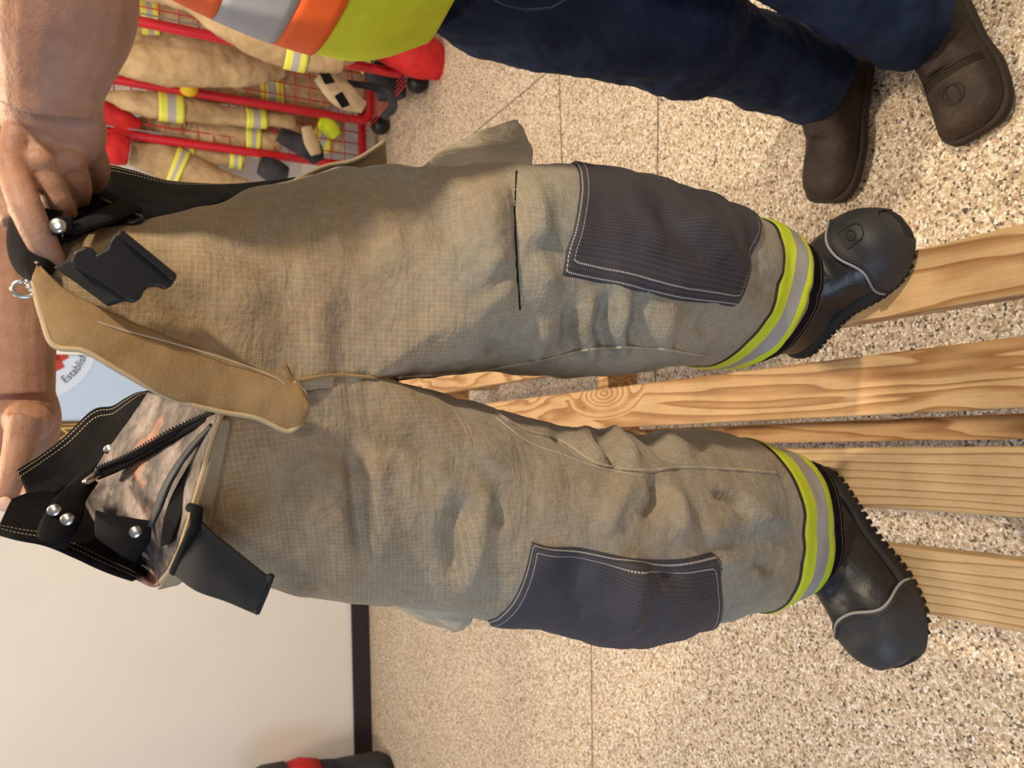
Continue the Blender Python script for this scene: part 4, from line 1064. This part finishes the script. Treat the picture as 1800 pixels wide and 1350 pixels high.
g('turnout_trousers', [([(232, 212, Y3+.06), (300, 224, Y3+.06), (380, 238, Y3+.06), (440, 246, Y3+.06), (492, 256, Y3+.06)], [6, 20, 26, 28, 24], .8)],
  'crumpled tan turnout trousers with slanted yellow stripe near the cuff above the third red upright', [(0, .70, .82)], cat='trousers')
g('turnout_coat', [([(228, 268, Y3+.06), (290, 285, Y3+.06), (350, 312, Y3+.06), (430, 340, Y3+.06)], [22, 34, 32, 26], .8), ([(230, 258, Y3+.07), (330, 268, Y3+.07), (430, 282, Y3+.07)], [10, 14, 16], .8)],
  'greyish tan turnout coat with bright diagonal stripe, lowest in the red rack', [(0, .40, .52), (1, .44, .55), (1, .86, .97)], disp=.02)
# darker clothing hanging behind the mesh
for i, (x0, y0_, x1_, y1_, Yk, r_, lab, prt) in enumerate([
    (150, 30, 470, 70, Y1+.35, 40, 'shaded tan coat behind the mesh of the first divider', [(0, .30, .40)]),
    (300, 140, 640, 150, Y2+.16, 44, 'tan coat with tall yellow stripe behind the mesh between the first two dividers', [(0, .44, .56)]),
    (620, 70, 700, 110, Y1+.25, 46, 'short tan coat with yellow hem stripe low in the rack beside the red bag', [(0, .35, .6)]),
    (430, 185, 600, 240, Y2+.30, 40, 'tan coat with lime hem hanging low behind the second divider', [(0, .70, .9)]),
    (160, 215, 260, 235, Y2+.3, 26, 'brown coat shoulder behind the second divider near the hand', [])]):
    g('turnout_coat', [([(x0, y0_, Yk), ((x0+x1_)/2, (y0_+y1_)/2, Yk), (x1_, y1_, Yk)], [r_*.8, r_, r_*.8], .6)], lab, prt, disp=.02)
cloth('red_bag', [([(640, 70, Y1-.1), (690, 82, Y1-.12), (740, 98, Y1-.14), (785, 118, Y1-.14)], [22, 36, 42, 24], .8), ([(660, 60, Y1-.05), (720, 72, Y1-.05), (775, 95, Y1-.05)], [14, 26, 22], .8)],
      'red nylon gear bag hanging low at the near end of the rack', 'bag', M['redcloth'], disp=.02)
cloth('red_bag', [([(178, 262, Y3-.06), (205, 262, Y3-.06), (228, 268, Y3-.06)], [26, 30, 24], .8)], 'red cloth bag beside the hand holding the trousers', 'bag', M['redcloth'], disp=.015)
cloth('red_bag', [([(175, 190, Y2+.15), (215, 212, Y2+.15), (250, 222, Y2+.15)], [20, 24, 10], .8)], 'dark red bag behind the wire of the second divider', 'bag', M['redcloth'], disp=.015)
cloth('yellow_helmet', [([(318, 146, Y1+.45), (332, 150, Y1+.45), (345, 148, Y1+.45)], [14, 20, 12], .9)], 'yellow helmet peeking out below the rumpled tan coat', 'helmet', M['yellow'], disp=.0)
cloth('glove', [([(560, 130, Y1-.15), (600, 165, Y1-.15), (640, 190, Y1-.15)], [16, 26, 12], .5)], 'tan and black work glove hanging under the first upright', 'glove', M['tan_edge'], disp=.01, vox=.005)
def blk(pxs, Y, th, name, mt, label=None, cat=None, parent=None):
    mm = MB(); qbox(mm, pxs, Y, th); o = mm.build(name, mt, parent, smooth=False, bevel=.004)
    if label: tag(o, label, cat)
    return o
blk([(560, 124), (578, 124), (590, 144), (572, 148)], Y1-.24, .01, 'webbing_strap', M['black'], 'black strap square lying on the tan glove near the first upright', 'strap')
blk([(588, 168), (602, 160), (616, 184), (602, 190)], Y1-.24, .01, 'webbing_strap', M['black'], 'lower black strap square lying on the tan glove', 'strap')
cloth('equipment_strap', [([(610, 145), (650, 152), (680, 162), (690, 190), (672, 205)], 0, 0)] and [([(610, 146, Y1-.1), (650, 152, Y1-.1), (682, 162, Y1-.1), (690, 188, Y1-.1), (672, 206, Y1-.1)], [6, 7, 8, 9, 6], .8)], 'black strap trailing from the rack to the floor', 'strap', M['darkcloth'], disp=.0, vox=.006)
cloth('dark_bag', [([(660, 110, Y1+.2), (680, 140, Y1+.2), (690, 175, Y1+.2)], [30, 34, 26], .7)], 'black bag on the floor end of the rack below the red bag', 'bag', M['darkcloth'], disp=.015)
cloth('rubber_boot', [([(490, 235, Y2-.1), (520, 250, Y2-.12), (545, 262, Y2-.12), (560, 285, Y2-.12)], [14, 18, 22, 12], .8)], 'black boot with grey trim low in the rack between the second and third uprights', 'boot', M['darkcloth'], disp=.008, vox=.006)
cloth('rubber_boot', [([(455, 290, Y3-.1), (480, 300, Y3-.1), (505, 310, Y3-.1)], [16, 22, 16], .8)], 'black boot below the third upright, beside the striped coat', 'boot', M['darkcloth'], disp=.008, vox=.006)
cloth('glove', [([(538, 222, Y2-.2), (548, 250, Y2-.2), (556, 272, Y2-.2)], [10, 14, 10], .5)], 'tan glove hanging below the second upright beside the black boot', 'glove', M['tan_edge'], disp=.006, vox=.005)
cloth('work_cloth', [([(560, 215, Y2-.12), (580, 225, Y2-.12), (592, 240, Y2-.12)], [10, 16, 10], .5)], 'lime yellow cloth tucked below the second upright', 'cloth', M['lime'], disp=.006, vox=.005)
blk([(788, 96), (824, 102), (820, 122), (792, 124)], Y1-.2, .03, 'webbing_strap', M['black'], 'black strap end with white tag, on the floor side of the red bag', 'strap')
blk([(812, 104), (820, 104), (818, 120), (811, 120)], Y1-.205, .03, 'strap_tag', M['white'], 'small white tag on the black strap end beside the red bag', 'tag')

# ------------------------------------------------------------------ sign board on the back wall
def wbox(x0, y0, x1, y1, off, th):
    a = PW(x0, y0); b = PW(x1, y1); ra, rb = a.dot(RB), b.dot(RB)
    mm = MB(); c = RM((ra+rb)/2, WL-off-th/2, (a.z+b.z)/2); mm.box(c, RB*abs(ra-rb)/2, DB*th/2, V((0, 0, abs(a.z-b.z)/2))); return mm, c
M['board'] = mat('pale_blue_board', (.42, .56, .78), .4)
M['decal'] = mat('white_decal', (.53, .65, .84), .5); M['ink'] = mat('black_ink', (.03, .03, .04), .6)
M['plaq'] = mat('bronze_plaque', (.085, .055, .03), .45, .3); M['gold'] = mat('gold_letter', (.50, .33, .12), .4, .5)
mm, bc = wbox(-40, 560, 330, 860, .004, .03)
bd = mm.build('notice_board', M['board'], None, smooth=False, bevel=.004)
tag(bd, 'pale blue notice board with round decal and bronze plaque on the back wall', 'board')
ctr = PW(48, 598, .036); cra, crb, crz = toRM(ctr); R_ = .305
mm = MB(); n = 64; mm.tube([RM(cra, WL-.034, crz), RM(cra, WL-.0365, crz)], R_, n); rdc = mm.build('round_decal', M['decal'], bd, smooth=False)
def text_mesh(s, size):
    cu = bpy.data.curves.new('t', 'FONT'); cu.body = s; cu.size = size; cu.extrude = .0008; cu.align_x = 'CENTER'
    ob = bpy.data.objects.new('t', cu); col.objects.link(ob); bpy.context.view_layer.update()
    dg = bpy.context.evaluated_depsgraph_get(); me = bpy.data.meshes.new_from_object(ob.evaluated_get(dg)); bpy.data.objects.remove(ob); return me
def put_text(s, size, fn, name, mt, parent):
    mb = MB()
    me = text_mesh(s, size)
    mb.add([fn(v.co) for v in me.vertices], [tuple(p.vertices) for p in me.polygons])
    me2 = bpy.data.meshes.new(name); me2.from_pydata(mb.v, [], mb.f); return link(name, me2, mt, parent, smooth=False)
def arcfn(co):                            # letters along the lower-left rim, tops towards the centre
    rt = .265-co.y; an = math.radians(-118)+co.x/.265
    return RM(cra+math.cos(an)*rt, WL-.0385-co.z, crz+math.sin(an)*rt)
put_text('Established', .052, arcfn, 'decal_text', M['ink'], rdc)
mm = MB()
M['logo_red'] = mat('red_ink', (.42, .04, .03), .6)
for an, r0 in ((-125, .13), (-115, .16), (-132, .17)):
    c = RM(cra+math.cos(math.radians(an))*r0, WL-.038, crz+math.sin(math.radians(an))*r0); mm.box(c, RB*.028+V((0, 0, .012)), DB*.001, V((0, 0, .02))-RB*.012)
mm.build('decal_emblem', M['logo_red'], rdc, smooth=False)
mm, pc = wbox(98, 741, 190, 830, .034, .012); pq = mm.build('plaque', M['plaq'], bd, smooth=False, bevel=.004)
pa, pb_, pz = toRM(pc); a0 = toRM(PW(104, 747))[0]; a1 = toRM(PW(104, 828))[0]; z0 = PW(104, 747).z
for q0 in (0,):
    put_text('M', .10, lambda co: RM(a0-.045+co.x, WL-.048-co.z, PW(134, 747).z+co.y), 'plaque_letter', M['gold'], pq)
    put_text('UTUAL'[0], .10, lambda co: RM(a0-.125+co.x, WL-.048-co.z, PW(134, 747).z+co.y), 'plaque_letter', M['gold'], pq)
mm = MB(); zt = PW(102, 747).z; zb_ = PW(186, 747).z
for (p, q) in (((a0, zt), (a1, zt)), ((a0, zt), (a0, zb_)), ((a0, zb_), (a1, zb_))):
    mm.tube([RM(p[0], WL-.048, p[1]), RM(q[0], WL-.048, q[1])], .003, 6)
mm.build('plaque_border', M['gold'], pq)
mm, c = wbox(-40, 540, 700, 634, .036, .03)
tag(mm.build('trim_5', mat('white_trim', (.78, .76, .72), .5), None, smooth=False), kind='structure')

# ------------------------------------------------------------------ bag at the lower left edge, by the wall
pA = PH(545, 1348, .30)
kc = PW(480, 1350, .30); ka, kb_, _ = toRM(kc); ka -= .185
kroot = empty('duffel_bag', RM(ka, kb_, 0), 'black and red duffel bag standing against the back wall, only its edge in view', 'bag')
def lathe(prof_, name, mt):
    mm = MB(); n = 40; b0 = 0
    for r, z in prof_: mm.v += [tuple(RM(ka, kb_, z)+V((math.cos(2*pi*j/n)*r, math.sin(2*pi*j/n)*r, 0))) for j in range(n)]
    for i in range(len(prof_)-1):
        for j in range(n): mm.f.append((i*n+j, i*n+(j+1) % n, (i+1)*n+(j+1) % n, (i+1)*n+j))
    mm.f.append(tuple(range(n))); mm.f.append(tuple((len(prof_)-1)*n+j for j in range(n)))
    return mm.build(name, mt, kroot)
zt_ = PW(425, 1350, .3).z; zm_ = PW(503, 1350, .3).z; zb2 = PW(560, 1350, .3).z
lathe([(.02, zt_+.01), (.12, zt_-.01), (.185, zt_-.05), (.20, (zt_+zm_)/2), (.195, zm_)], 'bag_top', M['darkcloth'])
lathe([(.185, zm_+.005), (.196, (zm_+zb2)/2), (.175, zb2)], 'red_panel', M['redcloth'])
lathe([(.17, zb2+.01), (.15, zb2-.1), (.14, .05), (.11, 0)], 'bag_body', M['darkcloth'])
